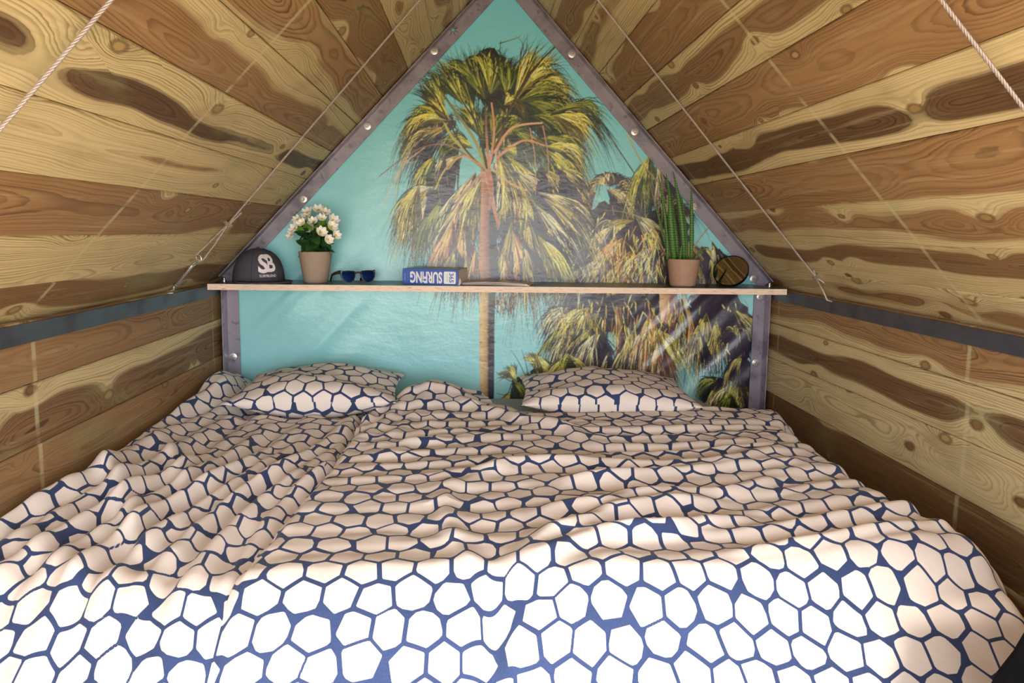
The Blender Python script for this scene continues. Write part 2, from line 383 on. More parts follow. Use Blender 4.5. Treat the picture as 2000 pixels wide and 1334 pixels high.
# ------------------------------------------------------------------ printed banner (a flat print of palms)
def banner_material():
    m = mat('printed_vinyl', (120, 205, 200), 0.36, 0, 0.6); N = NT(m)
    at = N.n('ShaderNodeVertexColor', layer_name='Col')
    N.l(at.outputs[0], N.b.inputs['Base Color'])
    geo = N.n('ShaderNodeNewGeometry'); sp = N.n('ShaderNodeSeparateXYZ'); N.l(geo.outputs['Position'], sp.inputs[0])
    x, _, z = sp.outputs
    # tension folds run diagonally in the lower corners; fine crumples everywhere
    d = N.m('SUBTRACT', N.m('MULTIPLY', z, 0.70), N.m('MULTIPLY', x, 0.71)); a = N.m('ADD', N.m('MULTIPLY', x, 0.71), N.m('MULTIPLY', z, 0.70))
    fold = N.noise(N.comb(N.m('MULTIPLY', d, 13.0), N.m('MULTIPLY', a, 1.3), 0.0), 1.0, 1.0)
    low = N.m('SUBTRACT', 1.0, N.ss(z, 0.78, 0.92))
    cor = N.m('MULTIPLY', low, N.ss(N.m('ABSOLUTE', N.m('ADD', x, -0.02)), 0.35, 0.75))
    soft = N.noise(N.comb(N.m('MULTIPLY', x, 3.0), N.m('MULTIPLY', z, 2.2), 4.0), 1.0, 1.0)
    crump = N.noise(N.comb(N.m('MULTIPLY', x, 14.0), N.m('MULTIPLY', z, 22.0), 8.0), 1.0, 3.0, 0.6)
    h = N.m('ADD', N.m('MULTIPLY', N.m('MULTIPLY', fold, cor), 0.030), N.m('MULTIPLY', soft, 0.020))
    h = N.m('ADD', h, N.m('MULTIPLY', crump, 0.0022))
    N.bump(h, 1.0, 1.0)
    N.b.inputs['Coat Weight'].default_value = 0.35; N.b.inputs['Coat Roughness'].default_value = 0.22
    N.l(N.b.inputs['Normal'].links[0].from_socket, N.b.inputs['Coat Normal'])
    return m
VINYL = banner_material()
# the print is drawn stroke by stroke on a plane of pixels and then carried by the colours of the banner's own mesh
CX0, CY0, CW, CH, SS = 420, -70, 1110, 900, 2
SKY_A, SKY_B = np.array(s2l((158, 218, 218))), np.array(s2l((128, 218, 234)))
_t = np.clip(((790-(CY0+np.arange(CH*SS)/SS))/539+0.05)/1.5, 0, 1)[:, None]
CAN = np.repeat((SKY_A*(1-_t)+SKY_B*_t)[:, None, :], CW*SS, 1).astype(np.float32)
def tri(p, c):
    (x0, y0), (x1, y1), (x2, y2) = [((q[0]-CX0)*SS, (q[1]-CY0)*SS) for q in p]
    ax, bx = max(0, int(min(x0, x1, x2))), min(CW*SS-1, int(max(x0, x1, x2))+1)
    ay, by = max(0, int(min(y0, y1, y2))), min(CH*SS-1, int(max(y0, y1, y2))+1)
    if ax > bx or ay > by: return
    d = (y1-y2)*(x0-x2)+(x2-x1)*(y0-y2)
    if abs(d) < 1e-6: return
    X = np.arange(ax, bx+1)[None, :]+0.5; Y = np.arange(ay, by+1)[:, None]+0.5
    a = ((y1-y2)*(X-x2)+(x2-x1)*(Y-y2))/d; b_ = ((y2-y0)*(X-x2)+(x0-x2)*(Y-y2))/d; g = 1-a-b_
    m = (a >= -0.01) & (b_ >= -0.01) & (g >= -0.01)
    if not m.any(): return
    sub = CAN[ay:by+1, ax:bx+1]
    if c[0] == c[1] == c[2]: sub[m] = c[0]
    else: sub[m] = (a[m][:, None]*np.array(c[0])+b_[m][:, None]*np.array(c[1])+g[m][:, None]*np.array(c[2])).clip(0, 1)
def quad(p, c): tri((p[0], p[1], p[2]), (c[0], c[1], c[2])); tri((p[0], p[2], p[3]), (c[0], c[2], c[3]))
def poly(pts, cols): tri(pts, cols)
layer = [0]
def strip(L, R, cols):
    for i in range(len(L)-1): quad((L[i], R[i], R[i+1], L[i+1]), (cols[i], cols[i], cols[i+1], cols[i+1]))
def lerp(a, b, t): return tuple(x*(1-t)+y*t for x, y in zip(a, b))
def blade(p0, ang, L, w, droop, c0, c1, seg=5, curl=0.0):
    Lp, Rp, cs = [], [], []
    for i in range(seg+1):
        t = i/seg; a = ang+curl*t
        x = p0[0]+L*t*math.cos(a); y = p0[1]+L*t*math.sin(a)+droop*L*t*t
        dx = math.cos(a); dy = math.sin(a)+2*droop*t; n = math.hypot(dx, dy)+1e-6
        ww = w*(0.35+0.65*math.sin(math.pi*min(1, t*1.1+0.12)))*(1-t**3)+0.25
        Lp.append((x-dy/n*ww/2, y+dx/n*ww/2)); Rp.append((x+dy/n*ww/2, y-dx/n*ww/2)); cs.append(lerp(c0, c1, t))
    strip(Lp, Rp, cs)
def S(*cs): return [tuple(min(0.95, v*1.1) for v in s2l(c)) for c in cs]
PAL = {
 'g': dict(dark=S((20,32,26),(30,44,30),(44,58,34)), mid=S((92,112,44),(126,140,50),(160,168,60)), lit=S((216,206,60),(240,224,84),(255,242,130))),
 'd': dict(dark=S((14,22,24),(20,32,30),(28,42,34)), mid=S((40,62,36),(62,86,40),(90,108,48)), lit=S((160,166,56),(200,194,76),(112,132,46))),
 'y': dict(dark=S((96,84,36),(66,62,34),(40,42,34)), mid=S((206,186,72),(232,210,92),(176,156,60)), lit=S((255,228,88),(255,240,130),(255,246,176))),
 'o': dict(dark=S((58,36,44),(90,54,40),(44,30,44)), mid=S((190,116,60),(222,158,88),(160,96,54)), lit=S((250,180,92),(255,214,130),(255,230,165))),
 'q': dict(dark=S((22,17,36),(30,23,46),(40,30,54)), mid=S((58,46,64),(92,74,80),(128,104,84)), lit=S((240,212,120),(252,234,168),(255,246,205))),
 'p': dict(dark=S((26,20,40),(36,27,50),(46,36,60)), mid=S((52,42,64),(66,52,70),(40,34,54)), lit=S((226,200,96),(250,228,140),(160,142,70))),
}
rr = random.Random(5)
def fan(bx, by, ang, spread, L, pal, droop=0.35, n=None, lit=0.45, fused=0.6):
    """one fan leaf: pleated fused part, split drooping tips, sunlit along its upper side"""
    P = PAL[pal]; ang = math.radians(ang); sp = math.radians(spread); n = n or int(spread*0.36)+7
    up = lambda a: -0.45*math.cos(a)-0.9*math.sin(a)
    flip = up(ang-sp/2) < up(ang+sp/2)
    def tone(f):
        t = (1-f) if flip else f                        # 0 on the sunlit side
        pl = max(0.0, 1-t*1.5)*(0.40+lit*0.95)
        q = rr.random()
        return 'lit' if q < pl else ('mid' if q < pl+0.24 else 'dark')
    layer[0] += 1
    for i in range(n):                                  # shadowed strands behind
        a = ang+(rr.random()-0.5)*sp*1.15
        blade((bx+L*0.35*math.cos(a), by+L*0.35*math.sin(a)), a+rr.uniform(-.1, .1), L*rr.uniform(0.5, 0.85), rr.uniform(1.4, 2.6), droop*rr.uniform(0.8, 2.0), rr.choice(P['dark']), rr.choice(P['dark']), curl=rr.uniform(-.2, .2))
    layer[0] += 1
    for i in range(n):                                  # fused, pleated part
        a0 = ang-sp/2+sp*i/n; a1 = ang-sp/2+sp*(i+1)/n
        R0 = L*fused*rr.uniform(0.85, 1.1); k = tone((i+.5)/n); c = rr.choice(P[k]); sh = rr.choice(P['dark'])
        def pt(a, R): return (bx+R*math.cos(a), by+R*math.sin(a)+droop*0.5*L*(R/L)**2)
        am = a0*0.55+a1*0.45
        strip([(bx, by), pt(a0, R0*0.5), pt(a0, R0)], [(bx+.2, by+.2), pt(am, R0*0.5), pt(am, R0*1.05)], [lerp(c, P['mid'][0], .4), c, c])
        strip([(bx, by), pt(am, R0*0.5), pt(am, R0)], [(bx+.2, by+.2), pt(a1, R0*0.5), pt((am+a1)/2+0.01, R0*1.03)], [lerp(c, sh, .6), lerp(c, sh, .75), lerp(c, sh, .6)])
    layer[0] += 1
    for i in range(int(n*1.5)):                         # split, hanging tips
        f = rr.random(); a = ang-sp/2+sp*f; R0 = L*fused*rr.uniform(0.75, 1.0)
        p0 = (bx+R0*math.cos(a), by+R0*math.sin(a)+droop*0.5*L*(R0/L)**2)
        c = rr.choice(P[tone(f)]); c1 = lerp(c, rr.choice(P['mid']), 0.3)
        blade(p0, a+rr.uniform(-.12, .12), L*rr.uniform(0.28, 0.5), rr.uniform(1.6, 3.4), droop*rr.uniform(1.0, 2.6), c, c1, curl=rr.uniform(-.15, .15))
    layer[0] += 1
    for i in range(int(n*1.6)):                         # fine wisps hanging from the tips
        f = rr.random(); a = ang-sp/2+sp*f; R0 = L*fused*rr.uniform(0.7, 1.1)
        p0 = (bx+R0*math.cos(a), by+R0*math.sin(a)+droop*0.5*L*(R0/L)**2); k = 'dark' if rr.random() < .65 else tone(f)
        blade(p0, a+rr.uniform(-.3, .3), L*rr.uniform(0.35, 0.75), rr.uniform(.7, 1.3), droop*rr.uniform(1.2, 3.0)+.1, rr.choice(P[k]), rr.choice(P[k]), 6, rr.uniform(-.3, .3))
    for i in range(int(n*lit*0.6)):                     # catching ribs
        f = rr.random()*0.5; f = 1-f if flip else f; a = ang-sp/2+sp*f; R0 = L*rr.uniform(0.15, 0.4)
        blade((bx+R0*math.cos(a), by+R0*math.sin(a)), a, L*rr.uniform(0.35, 0.5), rr.uniform(1.2, 2.6), droop*0.8, rr.choice(P['lit']), rr.choice(P['mid']), curl=rr.uniform(-.1, .1))
def stroke(pts, w0, w1, c0, c1):
    layer[0] += 0.3
    # smooth polyline through the points
    q = [np.array(p, float) for p in pts]; out = []
    for i in range(len(q)-1):
        a = q[max(i-1, 0)]; b_ = q[i]; c = q[i+1]; d = q[min(i+2, len(q)-1)]
        for t in np.linspace(0, 1, 7)[:-1] if i < len(q)-2 else np.linspace(0, 1, 7):
            out.append(0.5*((2*b_)+(c-a)*t+(2*a-5*b_+4*c-d)*t*t+(3*b_-a-3*c+d)*t**3))
    Lp, Rp, cs = [], [], []
    for i, p in enumerate(out):
        t = i/(len(out)-1); v = out[min(i+1, len(out)-1)]-out[max(i-1, 0)]; v = v/(np.hypot(*v)+1e-6); ww = (w0*(1-t)+w1*t)/2
        Lp.append((p[0]-v[1]*ww, p[1]+v[0]*ww)); Rp.append((p[0]+v[1]*ww, p[1]-v[0]*ww)); cs.append(lerp(c0, c1, t))
    strip(Lp, Rp, cs)
def trunk(pts, cl, cm, cr, tex=0.5):
    """pts: (x, y, width); bark with a lit left and a shaded right side"""
    layer[0] += 1
    K = len(pts)
    for (f0, f1, ca, cb) in ((0, .12, lerp(cl, cm, .3), cl), (.12, .5, cl, cm), (.5, .62, cm, cr), (.62, 1.0, cr, cr)):
        L = [(x-w_/2+w_*f0, y) for x, y, w_ in pts]; R = [(x-w_/2+w_*f1, y) for x, y, w_ in pts]
        for i in range(K-1): quad((L[i], R[i], R[i+1], L[i+1]), (ca, cb, cb, ca))
    layer[0] += 1
    for i in range(K-1):
        (x0, y0, w0), (x1, y1, w1) = pts[i], pts[i+1]
        for k in range(int(abs(y1-y0)/1.6*tex)):
            t = rr.random(); x = x0*(1-t)+x1*t; y = y0*(1-t)+y1*t; w_ = w0*(1-t)+w1*t
            f = rr.random()*0.9; c = lerp(cl, cm, rr.random()) if f < .5 else lerp(cr, cm, rr.random()*0.25)
            if rr.random() < .3: c = lerp(c, s2l((60, 40, 40)), .5)
            blade((x-w_/2+w_*f, y), rr.uniform(-.2, .35), w_*rr.uniform(.1, .28), rr.uniform(.8, 1.8), 0.1, c, c, 2)
def blob(cx, cy, rx, ry, pal, n=60, rot=0.0):
    """dense shaded mass built from short strands"""
    P = PAL[pal]; layer[0] += 1
    pts = []
    for k in range(22):
        a = 2*math.pi*k/22; s = rr.uniform(.75, 1.1); x = rx*s*math.cos(a); y = ry*s*math.sin(a)
        pts.append((cx+x*math.cos(rot)-y*math.sin(rot), cy+x*math.sin(rot)+y*math.cos(rot)))
    c = rr.choice(P['dark'])
    for k in range(22): poly([(cx, cy), pts[k], pts[(k+1) % 22]], [c, c, c])
    layer[0] += 1
    for k in range(n):
        a = rr.random()*6.283; s = math.sqrt(rr.random())*1.05; x = cx+rx*s*math.cos(a); y = cy+ry*s*math.sin(a)
        g = P['dark'] if rr.random() < .6 else P['mid'] if rr.random() < .6 else P['lit']
        blade((x, y), rr.uniform(0.6, 2.4), rr.uniform(10, 24), rr.uniform(1.2, 2.8), .3, rr.choice(g), rr.choice(g), 3)
def streaks(x0, x1, y0, y1, n, ang, L, pals, w=(1.0, 2.2), droop=.2):
    layer[0] += 1
    for _ in range(n):
        g = rr.choice(pals); c = rr.choice(PAL[g[0]][g[1]])
        blade((rr.uniform(x0, x1), rr.uniform(y0, y1)), math.radians(ang+rr.uniform(-28, 28)), L*rr.uniform(.5, 1.3), rr.uniform(*w), droop*rr.uniform(0, 2), c, lerp(c, rr.choice(PAL[g[0]]['mid']), .4), 4, rr.uniform(-.3, .3))

CL, CM, CR = s2l((226, 190, 140)), s2l((186, 128, 92)), s2l((58, 42, 56))
# --- trees at the right, behind the main palm
for (x, y, rx, ry) in ((1180,430,34,44),(1240,395,42,44),(1300,450,50,48),(1200,500,46,36),(1290,520,60,40),(1360,520,30,40),(1240,460,60,60)): blob(x, y, rx, ry, 'p', 70, rr.random())
for a in ((1190,365,-90,130,55,'q',.9),(1165,375,160,90,50,'o',.8),(1185,370,30,80,60,'q',.9),(1250,380,-110,90,55,'p',.4),(1260,390,-60,90,60,'p',.5),
          (1270,300,100,60,80,'g',.5),(1265,285,-110,40,50,'q',.3),(1285,310,70,50,70,'q',.6),
          (1240,430,150,80,90,'p',.6),(1240,420,60,90,80,'q',.7),(1200,440,120,90,80,'q',.8),(1215,465,100,120,70,'o',.6),
          (1160,470,140,70,80,'p',.8),(1150,450,170,50,60,'q',.9),(1180,500,110,100,80,'q',.6),(1230,490,80,120,80,'o',.5),(1280,480,100,120,80,'q',.5),
          (1300,430,-60,70,70,'q',.5),(1330,470,60,80,70,'p',.6),(1370,480,50,60,80,'p',.6),(1390,470,70,40,60,'q',.5),(1130,480,150,50,60,'d',.9),(1140,520,130,50,70,'p',.6)): fan(*a, lit=.5)
streaks(1150, 1290, 440, 550, 150, 100, 26, [('y','lit'),('o','lit'),('y','mid'),('p','dark')])
streaks(1180, 1390, 480, 556, 140, 80, 22, [('y','lit'),('o','mid'),('p','dark'),('p','mid')])
for pts in ([(1225,262),(1255,320),(1290,360),(1330,400)],[(1300,470),(1280,400),(1262,330)],[(1310,520),(1300,420),(1290,340)],[(1100,560),(1150,530),(1200,520)],[(1300,455),(1240,420),(1180,410)],[(1330,520),(1390,440),(1420,470)]):
    stroke(pts, 3, 1.5, s2l((214, 190, 130)), s2l((70, 60, 66)))
# --- lower right: crowns and trunks below the shelf
blob(1200,610,95,42,'p',150); blob(1290,620,70,48,'p',110); blob(1400,600,60,40,'p',70); blob(1420,640,28,40,'p',40)
trunk([(1305,560,36),(1308,640,34),(1309,700,30),(1303,760,26)], s2l((236,196,150)), s2l((200,136,96)), s2l((120,76,70)))
trunk([(1214,600,26),(1214,660,22),(1212,740,20)], s2l((190,140,100)), s2l((130,88,72)), s2l((52,38,50)))
for a in ((1110,600,120,120,60,'q',.5),(1105,640,95,120,60,'d',.6),(1120,650,100,120,50,'q',.5),(1150,600,110,120,70,'y',.5),(1155,640,95,110,70,'p',.6),(1165,650,100,90,60,'q',.5),
          (1190,690,90,60,62,'p',.3),(1190,685,100,40,60,'q',.3),(1240,640,80,90,90,'p',.5),(1260,660,70,60,90,'o',.4),(1270,610,80,80,90,'o',.5),(1280,640,60,70,80,'y',.4),(1285,660,80,50,70,'o',.3),
          (1330,600,70,70,60,'p',.5),(1345,600,75,30,90,'o',.3),(1380,610,80,90,80,'p',.5),(1400,620,70,80,80,'p',.4),(1430,600,60,70,70,'p',.4),(1365,640,80,30,70,'p',.3)): fan(*a, lit=.42)
streaks(1090, 1330, 585, 660, 200, 95, 24, [('y','lit'),('p','dark'),('o','mid'),('y','mid'),('p','mid')])
stroke([(1335,578),(1342,610),(1352,650),(1366,690)], 6, 2, s2l((220,196,150)), s2l((120,70,50)))
# right edge crowns
blob(1445,680,26,34,'p',50); blob(1440,760,34,36,'p',60); blob(1400,752,22,18,'p',30)
for a in ((1400,745,160,90,40,'d',.7),(1400,750,80,90,60,'p',.5),(1440,740,90,120,60,'y',.5),(1430,740,-60,90,40,'y',.5),(1450,770,90,90,50,'p',.4),(1440,660,-120,100,40,'p',.5),(1450,690,100,90,50,'p',.6),(1430,770,110,90,50,'d',.5)): fan(*a, lit=.3)
# --- small palms by the bed
blob(1060,735,26,34,'d',50); blob(1105,725,20,28,'d',30); blob(1015,760,18,26,'d',30)
for a in ((1050,720,-110,50,40,'y',.2),(1055,735,-80,80,40,'g',.2),(1065,745,-30,90,50,'y',.3),(1060,745,110,90,40,'y',.3),(1045,690,60,50,60,'y',.3),(1110,690,110,70,55,'y',.4),(1112,692,60,60,50,'y',.4),(1095,730,-60,60,40,'g',.2),
          (1010,745,-130,60,40,'y',.2),(1020,755,-40,80,36,'y',.3),(1010,760,110,90,44,'y',.3),(1000,740,60,60,50,'d',.3)): fan(*a, lit=.6)
for p in ([(1028,738),(1012,705),(998,684)],[(1032,735),(1026,705),(1018,682)],[(1010,750),(985,738),(968,726)],[(1012,765),(990,772),(970,768)]): stroke(p, 1.8, .8, s2l((40,32,48)), s2l((60,52,60)))
# --- main palm trunk
streaks(965, 1000, 470, 556, 40, 92, 34, [('o','mid'),('y','lit'),('p','dark'),('o','dark')])
streaks(962, 1010, 575, 600, 50, 85, 22, [('p','dark'),('o','mid'),('p','mid')])
# --- main palm crown, back to front
for (x, y, rx, ry, p) in ((985,250,34,50,'d'),(955,255,26,44,'d'),(950,150,48,60,'d'),(1040,215,60,42,'d'),(985,180,50,60,'d'),(900,150,26,40,'d'),(975,390,20,36,'p'),(845,395,40,36,'p'),(1090,345,44,40,'p'),(1040,450,40,60,'p'),(1010,480,40,60,'p'),(895,520,34,26,'p'),(1060,500,30,40,'p'),(855,235,36,20,'p'),(1095,265,36,22,'d')): blob(x, y, rx, ry, p, 70, rr.uniform(-.4, .4))
for a in ((925,215,-112,60,120,'d',.1),(905,205,-122,44,110,'g',.15),(948,195,-98,70,110,'d',.15),(958,185,-72,70,105,'g',.25),(990,195,-70,70,100,'d',.3),
          (1012,180,-45,70,90,'d',.5),(1003,200,-64,34,140,'y',.15),(1020,175,-35,50,110,'y',.5),(1040,165,5,70,75,'y',.6),(1010,200,-10,70,120,'d',.5),(1030,200,30,80,90,'d',.5),
          (872,228,-118,40,95,'g',.1),(880,235,-135,40,70,'y',.1),(868,240,-158,60,85,'g',.6),(872,235,-172,40,90,'y',.8),(880,250,160,60,90,'p',.7),(895,250,120,50,60,'d',.6),
          (1040,225,25,80,80,'d',.6),(1075,220,-8,40,120,'d',.55),(1080,225,15,60,80,'y',.6),(1055,270,20,70,90,'d',.6),(1065,285,5,40,75,'y',.5),(1060,290,50,70,80,'g',.6),
          (985,205,-40,80,40,'y',.6),(980,215,70,60,60,'y',.3),(975,225,30,60,60,'g',.6),
          (945,280,-95,60,80,'d',.1),(960,275,-60,70,75,'d',.3),(935,265,-120,40,75,'g',.1),(985,270,-30,80,70,'d',.5),(975,290,20,70,70,'g',.5),(1000,255,40,70,70,'d',.5),(925,290,-150,50,60,'g',.4),
          (905,300,140,60,75,'q',.7),(870,300,110,50,70,'q',.5),(850,305,120,60,60,'g',.5),
          (848,365,150,80,66,'q',.7),(840,365,110,80,80,'p',.6),(835,385,100,90,80,'q',.5),(820,360,120,60,70,'y',.8),(860,390,90,80,80,'d',.5),
          (930,335,115,44,110,'q',.3),(938,340,100,36,120,'q',.3),(925,360,110,44,110,'y',.3),(905,390,110,44,90,'q',.3),
          (898,395,95,44,120,'o',.3),(885,430,100,50,100,'o',.3),(905,440,85,44,100,'o',.3),(890,480,90,60,80,'p',.3),(910,500,80,44,60,'o',.3),
          (970,280,70,50,110,'q',.3),(985,300,55,50,110,'g',.4),(975,300,80,36,100,'q',.3),(1000,330,50,60,100,'q',.4),
          (1060,330,60,90,70,'p',.5),(1090,330,40,80,70,'p',.5),(1020,375,95,70,80,'o',.3),(1025,372,70,60,80,'y',.3),(1000,385,110,50,80,'p',.3),
          (1050,375,30,50,110,'q',.4),(1060,385,45,50,120,'p',.5),(1040,395,60,50,120,'q',.4),(1030,420,70,60,130,'p',.4),(1000,430,85,50,120,'p',.3),
          (1000,450,65,44,120,'o',.3),(1020,470,65,50,100,'p',.4),(1050,460,55,44,90,'y',.4)): fan(*a)
trunk([(954,330,30),(954,400,32),(953,440,33),(953,500,36),(955,545,42),(953,560,40)], s2l((200,140,98)), s2l((134,80,58)), s2l((34,23,36)), .9)
trunk([(952,560,31),(951,640,29),(951,700,29),(951,780,27),(951,800,27)], s2l((226,194,128)), s2l((188,146,92)), s2l((38,28,46)), .9)
for a in ((942,345,112,30,90,'y',.3),(972,300,66,34,100,'y',.3),(985,500,80,40,60,'o',.3),(930,480,95,24,80,'o',.2)): fan(*a)
# leaf stalks
GS, GD, PK = s2l((196, 190, 96)), s2l((52, 62, 36)), s2l((226, 158, 120))
for pts, w0, w1, c0, c1 in (([(950,330),(925,270),(880,205),(850,160)],7,3,GS,GD),([(952,330),(935,260),(915,200)],6,3,GD,GD),([(955,325),(950,260),(948,200)],6,3,PK,GD),([(958,320),(990,230),(1030,150),(1085,90)],6,3,s2l((84,70,50)),s2l((60,60,40))),
   ([(950,335),(925,310),(885,270),(868,240)],7,4,GS,GS),([(948,335),(900,280),(860,205),(842,170)],4,2,GD,GD),([(955,330),(965,260),(960,200)],5,3,PK,PK),
   ([(965,300),(1000,250),(1060,240)],6,3,PK,s2l((240,200,160))),([(968,310),(1020,275),(1065,285)],5,3,PK,PK),([(1075,225),(1130,210),(1170,235),(1200,280),(1240,340)],3,2,GD,s2l((50,46,66))),
   ([(945,330),(890,290),(850,282),(800,300),(740,345)],4,1.6,s2l((170,130,110)),s2l((120,90,100))),([(830,288),(790,320),(765,360),(750,400)],2.6,1.2,s2l((190,150,120)),s2l((230,210,170))),([(800,300),(780,340),(772,395)],2,1,s2l((190,150,120)),s2l((230,210,170))),
   ([(940,325),(905,305),(870,330),(850,370)],4,3,PK,GS),([(945,335),(905,380),(885,410)],6,3,s2l((200,150,110)),s2l((160,110,80))),([(948,335),(960,380),(968,420),(975,440)],9,5,s2l((216,150,110)),s2l((190,120,90))),
   ([(960,330),(1000,360),(1030,372)],5,3,GS,PK),([(930,240),(905,200),(870,140),(850,110)],3,1.5,s2l((44,40,60)),s2l((44,40,60))),([(1060,245),(1070,300),(1072,360)],2,1.2,PK,s2l((200,170,130))),([(1035,250),(1045,310),(1046,380)],2,1.2,PK,s2l((200,170,130))),
   ([(975,85),(1010,74),(1020,66)],2,1,GD,GS),([(985,200),(975,140),(978,80)],2,1.2,GD,GD),([(952,330),(960,370),(955,410)],12,6,s2l((190,120,90)),s2l((170,110,84)))):
    stroke(pts, w0, w1, c0, c1)
IMG = CAN.reshape(CH, SS, CW, SS, 3).mean((1, 3))
z0, z1 = FLOOR_Z+0.02, APEX-0.012
nz = int((z1-z0)/0.00205); nx = int(1.95/0.00205)
zz = np.linspace(z0, z1, nz+1)[:, None]; hw = np.clip((APEX-zz)/math.tan(ANG)-0.003, 0.004, 0.975)
xx = np.linspace(-0.975, 0.975, nx+1)[None, :]
XB = np.clip(np.repeat(xx, nz+1, 0), -hw, hw); ZB = np.repeat(zz, nx+1, 1)
PB = np.stack([XB, np.full_like(XB, 0.006), ZB], -1)-CAM
dz = PB@FW; sx = PX+FPX*(PB@RT)/dz-CX0-0.5; sy = PY-FPX*(PB@UP)/dz-CY0-0.5
ix = np.clip(np.floor(sx).astype(int), 0, CW-2); iy = np.clip(np.floor(sy).astype(int), 0, CH-2)
fx = np.clip(sx-ix, 0, 1)[..., None]; fy = np.clip(sy-iy, 0, 1)[..., None]
CB = IMG[iy, ix]*(1-fx)*(1-fy)+IMG[iy, ix+1]*fx*(1-fy)+IMG[iy+1, ix]*(1-fx)*fy+IMG[iy+1, ix+1]*fx*fy
idx = np.arange((nz+1)*(nx+1)).reshape(nz+1, nx+1)
keep = (np.abs(XB[:-1, :-1]-XB[:-1, 1:]) > 1e-7) & (np.abs(XB[1:, :-1]-XB[1:, 1:]) > 1e-7)
Q = np.stack([idx[:-1, :-1], idx[:-1, 1:], idx[1:, 1:], idx[1:, :-1]], -1)[keep]
used, inv = np.unique(Q, return_inverse=True); Q = inv.reshape(-1, 4)
VB = np.stack([XB, np.full_like(XB, 0.006), ZB], -1).reshape(-1, 3)[used]; CB = CB.reshape(-1, 3)[used]
# a thin back face gives the vinyl its thickness
nb = len(VB); bk = [(-0.97, z0), (0.97, z0), (0.97, EZ+0.02), (0.0, APEX-0.03), (-0.97, EZ+0.02)]
VB = np.concatenate([VB, np.array([(x, 0.0085, z) for x, z in bk])]); CB = np.concatenate([CB, np.repeat(SKY_A[None], 5, 0)])
me = bpy.data.meshes.new('printed_banner'); me.vertices.add(len(VB)); me.vertices.foreach_set('co', VB.astype(np.float32).ravel())
lv = np.concatenate([Q.ravel(), nb+np.array([4, 3, 2, 1, 0])]).astype(np.int32); ls = np.concatenate([np.arange(0, Q.size, 4), [Q.size]]).astype(np.int32)
me.loops.add(len(lv)); me.loops.foreach_set('vertex_index', lv); me.polygons.add(len(ls)); me.polygons.foreach_set('loop_start', ls)
me.update(calc_edges=True)
ca = me.color_attributes.new('Col', 'FLOAT_COLOR', 'POINT'); ca.data.foreach_set('color', np.concatenate([CB, np.ones((len(CB), 1))], 1).astype(np.float32).ravel())
me.materials.append(VINYL); me.shade_smooth()
banner = bpy.data.objects.new('printed_banner', me); COL.objects.link(banner)
tag(banner, 'large glossy turquoise banner printed with palm trees, covering the back gable', 'banner')

# ------------------------------------------------------------------ shelf
def shelf():
    root = empty('wall_shelf', (0, -0.1, 0.784), 'long plywood shelf with black top spanning the back gable', 'shelf')
    zt, zb = 0.806, 0.785
    ply = mat('plywood_edge', (232, 190, 158), 0.6, 0, 0.3); N = NT(ply)
    geo = N.n('ShaderNodeNewGeometry'); sp = N.n('ShaderNodeSeparateXYZ'); N.l(geo.outputs['Position'], sp.inputs[0])
    x, y, z = sp.outputs
    zz = N.m('ADD', z, N.m('MULTIPLY', N.noise(N.comb(N.m('MULTIPLY', x, 6.0), 0.0, 0.0), 1.0, 2.0), 0.003))
    lay = N.m('SINE', N.m('MULTIPLY', zz, 6.283/0.0042))
    gr = N.noise(N.comb(N.m('MULTIPLY', x, 30.0), 0.0, N.m('MULTIPLY', z, 700.0)), 1.0, 3.0)
    c = N.mix(N.ss(lay, -0.2, 0.9), rgba((252, 228, 208)), rgba((236, 196, 168)))
    c = N.mix(N.m('MULTIPLY', N.ss(gr, 0.57, 0.68), 0.75), c, rgba((110, 66, 46)))
    ck = N.m('ABSOLUTE', N.m('SUBTRACT', N.m('ADD', x, N.m('MULTIPLY', z, 1.2)), 0.43))
    N.l(c, N.b.inputs['Base Color'])
    P = [(-0.972, -0.2), (0.972, -0.2), (0.972, -0.182), (0.930, -0.048), (0.930, -0.006), (-0.930, -0.006), (-0.930, -0.048), (-0.972, -0.182)]
    b = MB(); b.prism(P, zb, zt-0.0015); b.build('board', ply, root)
    b = MB(); b.prism([(p[0], p[1]) for p in P], zt-0.0014, zt); b.build('coated_top', mat('black_film', (34, 40, 40), 0.28), root)
    for px in ((438, 546), (1503, 556)):
        p = onY(*px, -0.10); p[2] = zt
        M = Matrix.Translation(Vector(p))
        MB().lathe([(0.007, 0), (0.007, 0.004), (0.0045, 0.006), (0.005, 0.010), (0.003, 0.014)], 12, M).build('bolt', CHROME, root, True, 40)
    return zt
ST = shelf()

